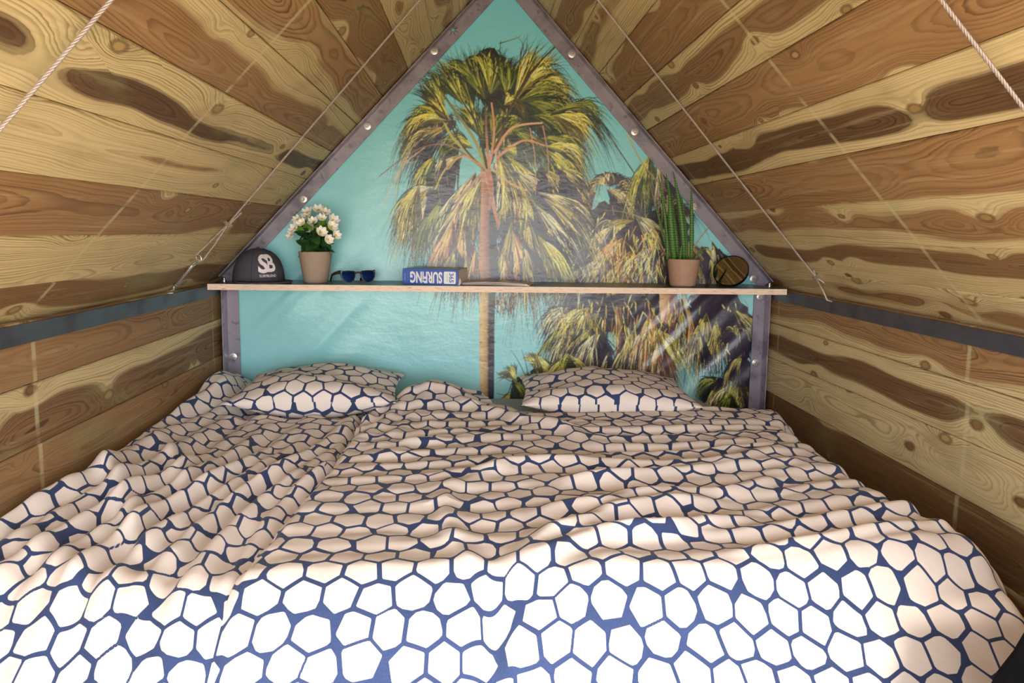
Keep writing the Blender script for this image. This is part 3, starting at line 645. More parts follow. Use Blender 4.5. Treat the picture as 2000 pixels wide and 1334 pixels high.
# ------------------------------------------------------------------ bed linen
def wav(x, y, seed, comps, kmin, kmax):
    r_ = np.random.default_rng(seed); o = np.zeros_like(x)
    for _ in range(comps):
        k = r_.uniform(kmin, kmax); a = r_.uniform(0, 2*np.pi); o += np.sin(k*(x*np.cos(a)+y*np.sin(a))+r_.uniform(0, 6.28))
    return o/math.sqrt(comps/2)
def smooth(x, a, b): t = np.clip((x-a)/(b-a), 0, 1); return t*t*(3-2*t)
PITCHC = 0.0585
def cell_field(U, V, seed):
    """signed distance to the nearest printed white cell: positive inside"""
    def site(i, j):
        h = (i*73856093) ^ (j*19349663) ^ (seed*83492791)
        def hsh(k):
            n = (h+k*2654435761) & 0xffffffff
            n = ((n ^ (n >> 15))*2246822519) & 0xffffffff; n = ((n ^ (n >> 13))*3266489917) & 0xffffffff; n = n ^ (n >> 16)
            return n.astype(np.float64)/4294967295.0
        ox = (i+0.5*(j & 1))*PITCHC+(hsh(1)-.5)*PITCHC*0.30; oy = j*PITCHC*0.866+(hsh(2)-.5)*PITCHC*0.30
        return ox, oy, hsh(3), hsh(4)
    j0 = np.floor(V/(PITCHC*0.866)+0.5).astype(np.int64)
    C_ = []
    for dj in (-2, -1, 0, 1, 2):
        j = j0+dj; i0 = np.floor(U/PITCHC-0.5*(j & 1)+0.5).astype(np.int64)
        for di in ((-1, 0, 1) if abs(dj) < 2 else (-1, 0, 1)):
            C_.append(site(i0+di, j))
    D = np.stack([(U-c[0])**2+(V-c[1])**2 for c in C_]); k = np.argmin(D, 0)
    def pick(q): return np.take_along_axis(np.stack([c[q] for c in C_]), k[None], 0)[0]
    sx, sy, h3, h4 = pick(0), pick(1), pick(2), pick(3); dm = np.take_along_axis(D, k[None], 0)[0]
    best = np.full(U.shape, 1.0)
    for n, c in enumerate(C_):
        dd = np.sqrt((c[0]-sx)**2+(c[1]-sy)**2); ok = dd > 1e-6
        gap = 0.0021+0.0021*((c[2]+h3)*7.13 % 1.0)
        q = np.where(ok, (D[n]-dm)/(2*np.where(ok, dd, 1))-gap, 1.0); best = np.minimum(best, q)
    px, py = U-sx, V-sy; R = PITCHC*(0.455+0.05*h4)
    for a in range(6):
        an = a*2*np.pi/6+h3*6.28; best = np.minimum(best, R-(px*np.cos(an)+py*np.sin(an)))
    return best
def linen_material():
    m = mat('patterned_cotton', (236, 224, 214), 0.8, 0, 0.2); N = NT(m)
    at = N.n('ShaderNodeAttribute', attribute_name='cell')
    f = N.ss(at.outputs['Fac'], -0.0005, 0.0005)
    tc = N.n('ShaderNodeTexCoord')
    n = N.noise(tc.outputs['Object'], 300.0, 2.0)
    navy = N.mix(n, rgba((44, 57, 94)), rgba((60, 74, 112)))
    N.l(N.mix(f, navy, rgba((236, 221, 210))), N.b.inputs['Base Color'])
    N.b.inputs['Sheen Weight'].default_value = 0.1
    N.bump(N.noise(tc.outputs['Object'], 26.0, 3.0, 0.6), 0.35, 0.004)
    return m
LINEN = linen_material()
SHEET = mat('grey_sheet', (168, 172, 172), 0.85)
def box_smooth(A, k, axis):
    if k < 2: return A
    P = np.concatenate([np.repeat(A.take([0], axis), k, axis), A, np.repeat(A.take([-1], axis), k, axis)], axis)
    c = np.cumsum(P, axis); n = A.shape[axis]
    return (c.take(range(k+k//2, k+k//2+n), axis)-c.take(range(k//2, k//2+n), axis))/k
def arc_uv(X, Y, Z, win=0.22):
    """cloth coordinates: plan position plus the extra length taken up by the folds"""
    du = np.zeros_like(X); du[:, 1:] = np.sqrt(np.diff(X, axis=1)**2+np.diff(Z, axis=1)**2)-np.abs(np.diff(X, axis=1))
    dv = np.zeros_like(X); dv[1:, :] = np.sqrt(np.diff(Y, axis=0)**2+np.diff(Z, axis=0)**2)-np.abs(np.diff(Y, axis=0))
    eu = np.cumsum(du, 1); eu = eu-eu[:, X.shape[1]//2][:, None]
    ev = np.cumsum(dv, 0); ev = ev-ev[X.shape[0]//2, :][None, :]
    k = max(2, int(win/(abs(Y[-1, 0]-Y[0, 0])/X.shape[0]))); k2 = max(2, int(win/(abs(X[0, -1]-X[0, 0])/X.shape[1])))
    eu = box_smooth(box_smooth(eu, k, 0), k, 0); ev = box_smooth(box_smooth(ev, k2, 1), k2, 1)
    sx = np.sign(X[0, -1]-X[0, 0]); sy = np.sign(Y[-1, 0]-Y[0, 0])
    return X+sx*eu, Y+sy*ev
def cloth_object(name, X, Y, Z, seed, skirt=0.05, parent=None, uv=None):
    ny, nx = X.shape; U, V_ = uv if uv is not None else arc_uv(X, Y, Z)
    cf = cell_field(U, V_, seed)
    verts = np.stack([X, Y, Z], -1).reshape(-1, 3)
    idx = np.arange(ny*nx).reshape(ny, nx)
    quads = np.stack([idx[:-1, :-1], idx[1:, :-1], idx[1:, 1:], idx[:-1, 1:]], -1).reshape(-1, 4)
    cell = cf.reshape(-1)
    if skirt:
        ring = np.concatenate([idx[0, :], idx[1:, -1], idx[-1, -2::-1], idx[-2:0:-1, 0]])
        low = verts[ring].copy(); low[:, 2] = np.maximum(low[:, 2]-skirt, FLOOR_Z+0.003)
        o = len(verts); verts = np.concatenate([verts, low]); cell = np.concatenate([cell, cell[ring]])
        k = np.arange(len(ring)); k1 = (k+1) % len(ring)
        quads = np.concatenate([quads, np.stack([ring[k], ring[k1], o+k1, o+k], -1)])
    me = bpy.data.meshes.new(name); me.vertices.add(len(verts)); me.vertices.foreach_set('co', verts.astype(np.float32).ravel())
    me.loops.add(quads.size); me.loops.foreach_set('vertex_index', quads.astype(np.int32).ravel())
    me.polygons.add(len(quads)); me.polygons.foreach_set('loop_start', np.arange(0, quads.size, 4, dtype=np.int32))
    me.update(calc_edges=True); me.validate()
    a = me.attributes.new('cell', 'FLOAT', 'POINT'); a.data.foreach_set('value', cell.astype(np.float32))
    me.materials.append(LINEN); me.shade_smooth()
    ob = bpy.data.objects.new(name, me); COL.objects.link(ob); ob.parent = parent
    return ob
def ridge(X, Y, pts, amp, wid, zpl=0.44, taper=0.12, front=0.7):
    q = [onZ(px, py, zpl)[:2] for px, py in pts]; best = np.full(X.shape, 1e9); sgn = np.zeros_like(X); tt = np.zeros_like(X)
    L = [0]
    for a, b_ in zip(q[:-1], q[1:]): L.append(L[-1]+np.hypot(*(b_-a)))
    for i, (a, b_) in enumerate(zip(q[:-1], q[1:])):
        d = b_-a; l2 = (d**2).sum(); t = np.clip(((X-a[0])*d[0]+(Y-a[1])*d[1])/l2, 0, 1)
        ex, ey = X-(a[0]+t*d[0]), Y-(a[1]+t*d[1]); e = np.hypot(ex, ey); k = e < best
        best = np.where(k, e, best); sgn = np.where(k, ey, sgn); tt = np.where(k, L[i]+t*math.sqrt(l2), tt)
    ww = np.where(sgn < 0, wid*front, wid)           # the side towards the foot of the bed is steeper
    tp = smooth(tt, 0, taper)*(1-smooth(tt, L[-1]-taper, L[-1]))
    return amp*np.exp(-(best/ww)**2)*(0.25+0.75*tp)
MATT = 0.385
def crest_y(X): return np.interp(X, [-1.0, -0.5, 0.0, 0.4, 0.85], [-1.40, -1.43, -1.42, -1.37, -1.31])
def foot_drop(X, Y):
    t = crest_y(X)-Y                                  # > 0 beyond the crest
    k = 0.05
    return -0.95*(np.sqrt(np.maximum(t+k*0.5, 0)**2+k*k)-k)*(t > -k*0.5)

b = MB(); r = 0.04
b.box((-0.94, -1.34, FLOOR_Z), (0.755, -0.012, MATT-0.004))
mt = b.build('mattress', SHEET); bv = mt.modifiers.new('b', 'BEVEL'); bv.width = 0.03; bv.segments = 3
tag(mt, 'grey sheeted mattress under the duvets, showing between the two pillows', 'mattress')

STEP = 0.0030
# left duvet: folds run lengthwise
nx, ny = int(0.62/STEP), int(1.62/STEP)
A_, B_ = np.meshgrid(np.linspace(0, 1, nx), np.linspace(0, 1, ny))
Y = -0.05-B_*1.60; X = -0.985+A_*0.60
def h_left(X, Y):
    xs = X-0.13*(Y+1.0)+0.018*wav(X, Y, 1, 4, 4, 9)
    amp = 0.0105*(0.55+0.45*wav(X, Y, 2, 4, 3, 8))*smooth(Y, -1.60, -1.30)*1.0
    amp = np.clip(amp, 0.0015, 0.02)
    f = np.sin(2*np.pi*xs/0.064+0.8*np.sin(6*Y)); g = np.sin(2*np.pi*xs/0.115+1.3+1.1*np.sin(4.3*Y+1))
    z = 0.428+amp*(np.sign(f)*np.abs(f)**0.8)+0.007*g+0.004*wav(X, Y, 3, 6, 8, 20)+0.0016*wav(X, Y, 4, 8, 40, 80)
    z = z+0.030*smooth(-X, 0.84, 0.97)*(1-0.8*smooth(-Y, 1.0, 1.5))-0.05*smooth(-X, 0.958, 0.99)       # heaped along the wall
    z = z+0.05*np.exp(-((X+0.93)/0.06)**2-((Y+0.20)/0.13)**2)
    z = z+ridge(X, Y, [(40,1040),(110,1090),(200,1130),(300,1190)], 0.014, 0.035)
    z = z+ridge(X, Y, [(165,890),(230,930),(260,1010),(290,1070)], 0.022, 0.035)
    z = z+ridge(X, Y, [(290,850),(350,890),(370,960)], 0.014, 0.03)
    under = smooth(X, -0.86, -0.80)*smooth(Y, -0.46, -0.40)
    z = z*(1-under)+under*(0.405+0.004*wav(X, Y, 5, 4, 10, 20))
    z = z-0.030*smooth(X, -0.455, -0.42)                                             # slips under the other duvet
    return np.maximum(z, MATT+0.004)+foot_drop(X, Y)
Z = h_left(X, Y)
dl = cloth_object('duvet', X, Y, Z, 3, 0.03)
tag(dl, 'left duvet, bunched in lengthwise folds against the left plank wall', 'duvet', 'duvets with navy and white cell print')

# right duvet: lies over the left one, folds run across
nx, ny = int(1.36/STEP), int(1.5/STEP)
def rows(n, at):                               # rows lie closer together beyond the foot crest, where the cloth falls
    t = np.linspace(0, 1, n*3); w_ = np.where(t > at, 1.6, 1.0); c = np.cumsum(w_); c = (c-c[0])/(c[-1]-c[0])
    return np.interp(np.linspace(0, 1, int(n*1.15)), c, t)
A_, B_ = np.meshgrid(np.linspace(0, 1, nx), rows(ny, 0.74))
xr = lambda y: np.interp(-y, [0.30, 0.50, 0.62, 0.9, 1.05, 1.25, 1.40, 1.6], [0.905, 0.88, 0.815, 0.81, 0.805, 0.83, 0.875, 0.875])
xl_ = lambda y: np.interp(-y, [0.0, 0.25, 0.45, 0.9, 1.2, 1.45, 1.7], [-0.335, -0.345, -0.420, -0.432, -0.452, -0.478, -0.474])
XA = -0.42+A_*1.30
YT_ = np.interp(XA, [-0.42, -0.33, -0.25, -0.14, -0.07, 0.04, 0.10, 0.2, 0.6, 0.88], [-0.40, -0.22, -0.17, -0.22, -0.34, -0.41, -0.43, -0.43, -0.41, -0.40])
Y = YT_+(-1.68-YT_)*B_
X = xl_(Y)+(xr(Y)-xl_(Y))*A_
def h_right(X, Y):
    yw = Y-0.10*X+0.012*wav(X, Y, 11, 4, 4, 9)
    rgt = smooth(X, -0.05, 0.25)
    amp = 0.0085*(0.35+0.65*rgt)*np.clip(0.7+0.5*wav(X, Y, 12, 4, 3, 8), 0.1, 1.6)*smooth(Y, -1.50, -1.30)
    th = 2*np.pi*yw/0.082+0.6*np.sin(5*X); f = np.sin(th+0.55*np.sin(th)); g = np.sin(2*np.pi*yw/0.13+1.0+0.8*np.sin(4*X))
    z = 0.442+amp*f+0.004*g*rgt+0.0035*wav(X, Y, 13, 6, 7, 16)+0.0012*wav(X, Y, 14, 8, 40, 80)
    # lengthwise wrinkles at the left margin of this duvet
    lf = 1-smooth(X, -0.40, -0.12); xs = X-0.25*(Y+0.7)+0.012*wav(X, Y, 15, 3, 5, 10)
    z = z+0.006*lf*np.sin(2*np.pi*xs/0.07)*smooth(Y, -0.95, -0.55)
    z = z+0.055*np.exp(-((X+0.235)/0.11)**2-((Y+0.28)/0.12)**2)                       # hump between the pillows
    R = lambda pts, a, w_, **k: ridge(X, Y, pts, a, w_, **k)
    z = z+R([(880,785),(963,805),(1032,825),(1098,842),(1160,868)], 0.020, 0.035)
    z = z+R([(700,900),(800,870),(880,850),(1000,855)], 0.009, 0.03)
    z = z+R([(900,945),(989,911),(1100,908),(1227,914),(1411,908),(1560,885)], 0.020, 0.032)
    z = z+R([(1060,960),(1200,940),(1312,927),(1450,915),(1600,905)], 0.018, 0.028)
    z = z+R([(1020,1010),(1100,1002),(1200,992),(1298,967),(1413,962),(1560,930)], 0.021, 0.030)
    z = z+R([(990,1108),(1050,1072),(1112,1047),(1200,1015),(1300,990),(1420,975)], 0.026, 0.030)
    z = z+R([(985,1130),(1080,1090),(1174,1062),(1300,1045),(1405,1016),(1520,1000)], 0.024, 0.028)
    z = z+R([(1020,1180),(1100,1140),(1200,1118),(1356,1112),(1489,1092),(1618,1076),(1760,1064),(1890,1064)], 0.026, 0.042, front=1.2)
    z = z+R([(885,925),(868,985),(880,1040),(920,1100),(960,1160)], 0.016, 0.028, taper=.2)
    z = z-R([(960,1090),(965,1160),(970,1240)], 0.024, 0.022, front=1)
    z = z+R([(1010,1120),(1000,1180),(985,1240)], 0.014, 0.022, front=1)
    for k, (y0, a) in enumerate(((822, .008), (838, .010), (852, .009), (868, .010), (884, .009))):
        z = z+R([(1060+25*k, y0+6), (1200, y0+4), (1350, y0), (1500, y0-2), (1560, y0+4)], a, 0.020)
    z = z-0.042*smooth(X-xr(Y), -0.06, 0.0)**2                                         # rounds off over the mattress edge
    z = z-0.012*(1-smooth(X-xl_(Y), 0.0, 0.018))
    return z+foot_drop(X, Y)
Z = h_right(X, Y)
dr = cloth_object('duvet', X, Y, Z, 7, 0.028)
tag(dr, 'right duvet, wide and rippled crosswise, overlapping the left one at the middle of the bed', 'duvet', 'duvets with navy and white cell print')

def pillow(label, c, wx, wy, hgt, yaw, tilt, seed, dent, n=190):
    g = np.linspace(-1, 1, n); g2 = np.linspace(-1, 1, int(n*0.7)); U, V_ = np.meshgrid(g, g2)
    g2 = np.sin(np.linspace(-1, 1, len(g2))*math.pi/2); g = np.sin(g*math.pi/2*0.999)/math.sin(math.pi/2*0.999); U, V_ = np.meshgrid(g, g2)
    prof = np.clip(1-np.abs(U)**2.0, 0, 1)**0.72*np.clip(1-np.abs(V_)**2.8, 0, 1)**0.5
    pin = 1-0.10*(1-np.abs(U)**2)*np.abs(V_)**4; pin2 = 1-0.07*(1-np.abs(V_)**2)*np.abs(U)**4      # sides draw in, corners stay pointed
    lx, ly = U*wx/2*pin2, V_*wy/2*pin
    root = bpy.data.objects.new('pillow', None); COL.objects.link(root)
    M = Matrix.Translation(Vector(c)) @ Matrix.Rotation(yaw, 4, 'Z') @ Matrix.Rotation(tilt, 4, 'X')
    root.matrix_world = M; tag(root, label, 'pillow', 'pillows at the head of the bed')
    wr = 0.004*wav(lx, ly, seed, 5, 14, 34)*prof+0.0022*wav(lx, ly, seed+1, 7, 50, 100)*prof
    cr = 0.006*np.sin(60*(np.abs(U)*wx/2*0.8-np.abs(V_)*wy/2)+seed)*np.exp(-((1-np.abs(U))/.22)**2)*prof
    top = prof*hgt*0.56+wr+cr
    for (du, dv, r_, a_) in dent: top = top-a_*np.exp(-((U-du)/r_)**2-((V_-dv)/r_)**2)*prof
    bot = -prof*hgt*0.74
    uv = arc_uv(lx, ly, top, 0.10); uv = (uv[0]+seed*.37, uv[1]+seed*.21)
    cloth_object('top_side', lx, ly, top, seed, 0, root, uv)
    o = cloth_object('underside', lx[:, ::-1], ly, bot[:, ::-1], seed+5, 0, root, (uv[0][:, ::-1], uv[1][:, ::-1]))
    return root
pillow('left pillow, plump, leaning its seam edge to the camera below the flower pot', (-0.592, -0.275, 0.476), 0.515, 0.39, 0.106, 0.03, math.radians(1), 21, ((0.75, -0.3, .35, .03),))
pillow('right pillow, flatter with a tucked left end, below the middle of the shelf', (0.332, -0.280, 0.469), 0.560, 0.39, 0.102, -0.05, math.radians(1), 33, ((-0.8, -0.2, .3, .03),))

# ------------------------------------------------------------------ things on the shelf
def pots_material(name, a, b_):
    m = mat(name, a, 0.75, 0, 0.3); N = NT(m); tc = N.n('ShaderNodeTexCoord')
    f = N.noise(tc.outputs['Object'], 40.0, 3.0)
    N.l(N.mix(f, rgba(a), rgba(b_)), N.b.inputs['Base Color']); N.bump(N.noise(tc.outputs['Object'], 160.0, 2.0), 0.08, 0.001)
    return m
def pot(root, c, h, rb, rt, m):
    M = Matrix.Translation(Vector(c))
    prof = [(rb*0.9, 0.0), (rb, 0.004), (rb+(rt-rb)*0.5, h*0.5), (rt, h-0.003), (rt-0.001, h), (rt-0.004, h), (rt-0.005, h-0.012), (rb, h*0.75)]
    MB().lathe(prof, 40, M).build('pot', m, root, True, 40)
    MB().lathe([(rt-0.008, h-0.013), (rt*0.4, h-0.008), (0.002, h-0.006)], 20, M, False, True).build('soil', mat('soil', (60, 44, 34), 0.95), root, True)
def place_child(name, me, parent, M):
    o = bpy.data.objects.new(name, me); COL.objects.link(o); o.parent = parent; o.matrix_local = M; o['_org'] = tuple(parent['_org']); return o
def patch_mesh(name, L, W, m, cup=0.25, bend=0.2, tip=1.0, nu=7, nv=5):
    """a leaf or petal lying along +x, cupped across and bent along its length"""
    v, f = [], []
    for i in range(nu+1):
        t = i/nu; wd = W/2*(math.sin(math.pi*min(1, (t*0.94+0.06))**0.8)**0.75)*(1 if t < 1 else 0.05)
        for j in range(nv+1):
            s_ = j/nv*2-1; v.append((L*t, wd*s_, -bend*L*t*t+cup*W*0.5*s_*s_*math.sin(math.pi*t)))
    for i in range(nu):
        for j in range(nv):
            k = i*(nv+1)+j; f.append((k, k+1, k+nv+2, k+nv+1))
    me = bpy.data.meshes.new(name); me.from_pydata(v, [], f); me.materials.append(m); me.shade_smooth(); return me
def leaf_mat(name, a, b_, rough=0.35):
    m = mat(name, a, rough, 0, 0.5); N = NT(m); tc = N.n('ShaderNodeTexCoord'); oi = N.n('ShaderNodeObjectInfo')
    N.l(N.mix(oi.outputs['Random'], rgba(a), rgba(b_)), N.b.inputs['Base Color'])
    N.bump(N.noise(tc.outputs['Object'], 130.0, 2.0), 0.15, 0.001)
    return m
def kalanchoe():
    c = onY(617, 555, -0.115); c[2] = ST
    root = empty('potted_flower', tuple(c), 'white flowering plant with glossy green leaves in a taupe pot', 'plant')
    h = 0.106; pot(root, c, h, 0.040, 0.056, pots_material('taupe_pot', (176, 154, 138), (164, 142, 126)))
    dk = leaf_mat('dark_leaf', (34, 72, 34), (58, 100, 48)); lt = leaf_mat('light_leaf', (104, 150, 44), (146, 184, 62), 0.4)
    wh = mat('white_petal', (250, 246, 236), 0.5); ye = mat('yellow_centre', (232, 188, 50), 0.6); stm = mat('green_stem', (84, 116, 50), 0.6)
    ml = patch_mesh('leaf', 0.046, 0.034, dk, 0.2, 0.35); mlt = patch_mesh('leaf', 0.026, 0.018, lt, 0.2, 0.3)
    r_ = random.Random(4); top = Vector((0, 0, h))
    for k in range(9):
        a = k*0.7+0.3; e = top+Vector((math.cos(a)*0.034*r_.random(), math.sin(a)*0.03*r_.random(), 0.075+0.03*r_.random()))
        MB().tube([Vector(c)+top+Vector((0, 0, -0.012)), Vector(c)+top*0.4+e*0.6, Vector(c)+e], [0.0026, 0.002, 0.0016], 6).build('stem', stm, root, True)
    def orient(pos, d, roll):
        d = Vector(d).normalized(); q = d.to_track_quat('X', 'Z').to_matrix().to_4x4()
        return Matrix.Translation(pos) @ q @ Matrix.Rotation(roll, 4, 'X')
    for k in range(64):                               # broad leaves filling the dome under the flowers
        a = k*2.399; t = k/63; zz = 0.004+0.078*t; rad = 0.006+0.026*math.sqrt(r_.random())*(1-0.4*t)
        d = (math.cos(a), math.sin(a), r_.uniform(-0.7, 0.9))
        place_child('leaf', ml, root, orient(top+Vector((math.cos(a)*rad, math.sin(a)*rad, zz)), d, r_.uniform(-.9, .9)) @ Matrix.Scale(r_.uniform(.75, 1.05), 4))
    for k in range(42):                               # pale bracts among the flowers
        a = k*2.399+1; rad = 0.018+0.030*math.sqrt(r_.random()); zz = 0.056+0.050*(1-(rad/0.055)**2)+0.006*r_.random()
        place_child('leaf', mlt, root, orient(top+Vector((math.cos(a)*rad, math.sin(a)*rad, zz)), (math.cos(a), math.sin(a), r_.uniform(-.4, 1.0)), r_.uniform(-.9, .9)))
    mp = MB()
    pm = patch_mesh('petal', 0.0200, 0.0150, wh, -0.25, -0.25)
    pv = [v_.co.copy() for v_ in pm.vertices]; pf = [tuple(p.vertices) for p in pm.polygons]; bpy.data.meshes.remove(pm)
    for k in range(7):
        M = Matrix.Rotation(k*2*math.pi/7, 4, 'Z') @ Matrix.Rotation(-0.45, 4, 'Y'); mp.add([M @ p for p in pv], pf)
    fo = mp.build('flower', wh, None, True); fm = fo.data; bpy.data.objects.remove(fo)
    cb = MB().lathe([(0.0005, 0.0045), (0.0028, 0.004), (0.0032, 0.002), (0.002, 0.0)], 10).build('centre', ye, None, True); cm = cb.data; bpy.data.objects.remove(cb)
    P = [(581,430),(601,416),(622,412),(635,417),(628,428),(600,424),(577,447),(571,460),(605,448),(627,455),(647,444),(655,460),(640,468),(612,434),(650,432),(590,437)]
    for k, (px, py) in enumerate(P):
        y = -0.165+0.02*(k % 3)+(0.02 if py < 425 else 0.0)
        p = Vector(onY(px, py, y))-Vector(c)
        d = Vector((p.x*8, -0.65+0.2*r_.random(), (p.z-h-0.06)*8+0.25)).normalized()
        M = Matrix.Translation(p) @ d.to_track_quat('Z', 'Y').to_matrix().to_4x4() @ Matrix.Rotation(r_.random()*6, 4, 'Z') @ Matrix.Scale(r_.uniform(1.05, 1.35), 4)
        f = place_child('flower', fm, root, M)
        g = bpy.data.objects.new('centre', cm); COL.objects.link(g); g.parent = f
    return root
kalanchoe()

def snake_plant():
    c = onY(1333, 563, -0.120); c[2] = ST
    root = empty('potted_snake_plant', tuple(c), 'spiky green snake plant with banded upright leaves in a terracotta coloured pot', 'plant')
    h = 0.095; pot(root, c, h, 0.045, 0.056, pots_material('clay_pot', (186, 148, 126), (172, 134, 114)))
    m = mat('banded_leaf', (70, 110, 50), 0.45, 0, 0.4); N = NT(m); geo = N.n('ShaderNodeNewGeometry'); sp = N.n('ShaderNodeSeparateXYZ'); N.l(geo.outputs['Position'], sp.inputs[0])
    x, y, z = sp.outputs
    wz = N.m('ADD', z, N.m('MULTIPLY', N.noise(geo.outputs['Position'], 60.0, 2.0), 0.010))
    bd = N.m('SINE', N.m('MULTIPLY', wz, 6.283/0.0085))
    N.l(N.mix(N.ss(bd, -0.4, 0.8), rgba((92, 134, 60)), rgba((52, 92, 44))), N.b.inputs['Base Color'])
    L = [((1304,503),(1300,430),(1285,341),-0.12,.0055), ((1318,505),(1311,440),(1307,362),-0.15,.0092), ((1325,503),(1314,420),(1301,339),-0.12,.0075), ((1336,503),(1330,420),(1314,334),-0.125,.0078),
         ((1341,503),(1338,450),(1331,382),-0.11,.0060), ((1350,505),(1351,440),(1350,362),-0.14,.0062), ((1328,506),(1330,492),(1332,478),-0.165,.0040), ((1354,505),(1366,494),(1382,482),-0.13,.0026), ((1308,502),(1290,440),(1282,402),-0.09,.0030)]
    for a, b_, t, yy, r in L:
        p0, p1, p2 = Vector(onY(*a, -0.12+(yy+.12)*.5)), Vector(onY(*b_, yy)), Vector(onY(*t, yy+.005)); p0.z -= 0.008
        pts = []; rs = []
        for i in range(13):
            s_ = i/12; pts.append(p0*(1-s_)**2+(p1*2-(p0+p2)*.5)*2*s_*(1-s_)+p2*s_*s_); rs.append(r*(0.85+0.3*math.sin(math.pi*min(1, s_*1.2)))*(1-s_**5)+0.0006)
        MB().tube(pts, rs, 10).build('leaf', m, root, True)
snake_plant()

def ball_cap():
    c = Vector((-0.838, -0.098, ST+0.0005))
    root = empty('baseball_cap', tuple(c), 'dark grey flat brimmed cap with white embroidered letters on its front', 'cap')
    felt = mat('grey_wool', (76, 74, 84), 0.95, 0, 0.15); N = NT(felt); tc = N.n('ShaderNodeTexCoord')
    nn = N.noise(tc.outputs['Object'], 700.0, 2.0); N.l(N.mix(nn, rgba((58, 56, 66)), rgba((98, 95, 106))), N.b.inputs['Base Color']); N.bump(nn, 0.3, 0.001)
    A = math.radians(-58); H = 0.113                  # direction the cap faces
    def surf(phi, z, off=0.0):
        t = max(0.0, min(1.0, (z-0.0)/H)); k = (1-t**2.7)**(1/2.3)
        front = 0.5+0.5*math.cos(phi)
        R = (0.083+0.007*abs(math.cos(phi)))*((1-front)*(1-t**2.0)**(1/2.2)+front*k)+off
        return c+Vector((math.cos(A+phi)*R, math.sin(A+phi)*R, z))
    b = MB(); n, mrow = 48, 22
    zs = [H*(1-(1-i/mrow)**1.8) for i in range(mrow+1)]
    v = [surf(2*math.pi*k/n, min(z, H*0.9999)) for z in zs for k in range(n)]
    b.add(v, [(i*n+k, i*n+(k+1) % n, (i+1)*n+(k+1) % n, (i+1)*n+k) for i in range(mrow) for k in range(n)])
    b.f.append(tuple(mrow*n+k for k in range(n)))
    b.build('crown', felt, root, True, 60)
    for k in range(6):                               # panel seams
        ph = math.pi/6+k*math.pi/3
        MB().tube([surf(ph, z*H, 0.0002) for z in (0.02, .2, .4, .6, .75, .86, .93, .97, .99)], 0.0009, 5).build('seam', mat('seam_thread', (50, 48, 58), 0.9) if k == 0 else bpy.data.materials['seam_thread'], root, True)
    MB().lathe([(0.007, 0), (0.006, 0.004), (0.002, 0.006)], 12, Matrix.Translation(c+Vector((0, 0, H-0.001)))).build('button', felt, root, True)
    # brim
    b = MB(); vt, fc = [], []; ns = 24
    for lay in (0.003, 0.0065):
        for i in range(ns+1):
            ph = math.radians(-82+164*i/ns); ext = 0.074*math.cos(ph*0.98)**0.55 if abs(ph) < math.pi/2 else 0
            for q in (0.0, 0.5, 1.0):
                p = surf(ph, 0.004, -0.004); d = Vector((math.cos(A), math.sin(A), 0))*0.75+Vector((math.cos(A+ph), math.sin(A+ph), 0))*0.25
                P_ = p+d.normalized()*(ext*q+0.004); P_.z = c.z+lay+0.004*(1-q)*0+0.0; vt.append(P_)
    K = (ns+1)*3
    for i in range(ns):
        for q in range(2):
            a = i*3+q; fc += [(a, a+1, a+4, a+3), (K+a, K+a+3, K+a+4, K+a+1)]
        a = i*3+2; fc.append((a, a+3, K+a+3, K+a))
    b.add(vt, fc); b.build('brim', felt, root, True, 50)
    MB().tube([vt[K+i*3+2]+Vector((0, 0, -0.0017)) for i in range(ns+1)], 0.0021, 6).build('brim_edge', felt, root, True)
    # embroidery
    white = mat('white_thread', (240, 230, 236), 0.7)
    def emb(name, body, cz, sx, sz, cx=0.0, offset=0.0, off=0.0024, spacing=1.0):
        v_, f_ = text_mesh(body, 1.0, offset, 0.0, spacing)
        xs = [p[0] for p in v_]; ys = [p[1] for p in v_]
        mx, my = (min(xs)+max(xs))/2, (min(ys)+max(ys))/2; kx, ky = sx/(max(xs)-min(xs)), sz/(max(ys)-min(ys))
        P_ = [surf(((p[0]-mx)*kx+cx)/0.088+0.06, cz+(p[1]-my)*ky, off) for p in v_]
        b_ = MB(); b_.add(P_, f_); return b_.build(name, white, root)
    o = emb('logo_letters', 'S', 0.064, 0.034, 0.062, -0.012, 0.035); emb('logo_letters', 'B', 0.066, 0.032, 0.058, 0.014, 0.03, 0.0030)
    emb('cap_lettering', 'SURFBLEND', 0.0245, 0.055, 0.0085, 0.002, 0.01, 0.0018)
ball_cap()

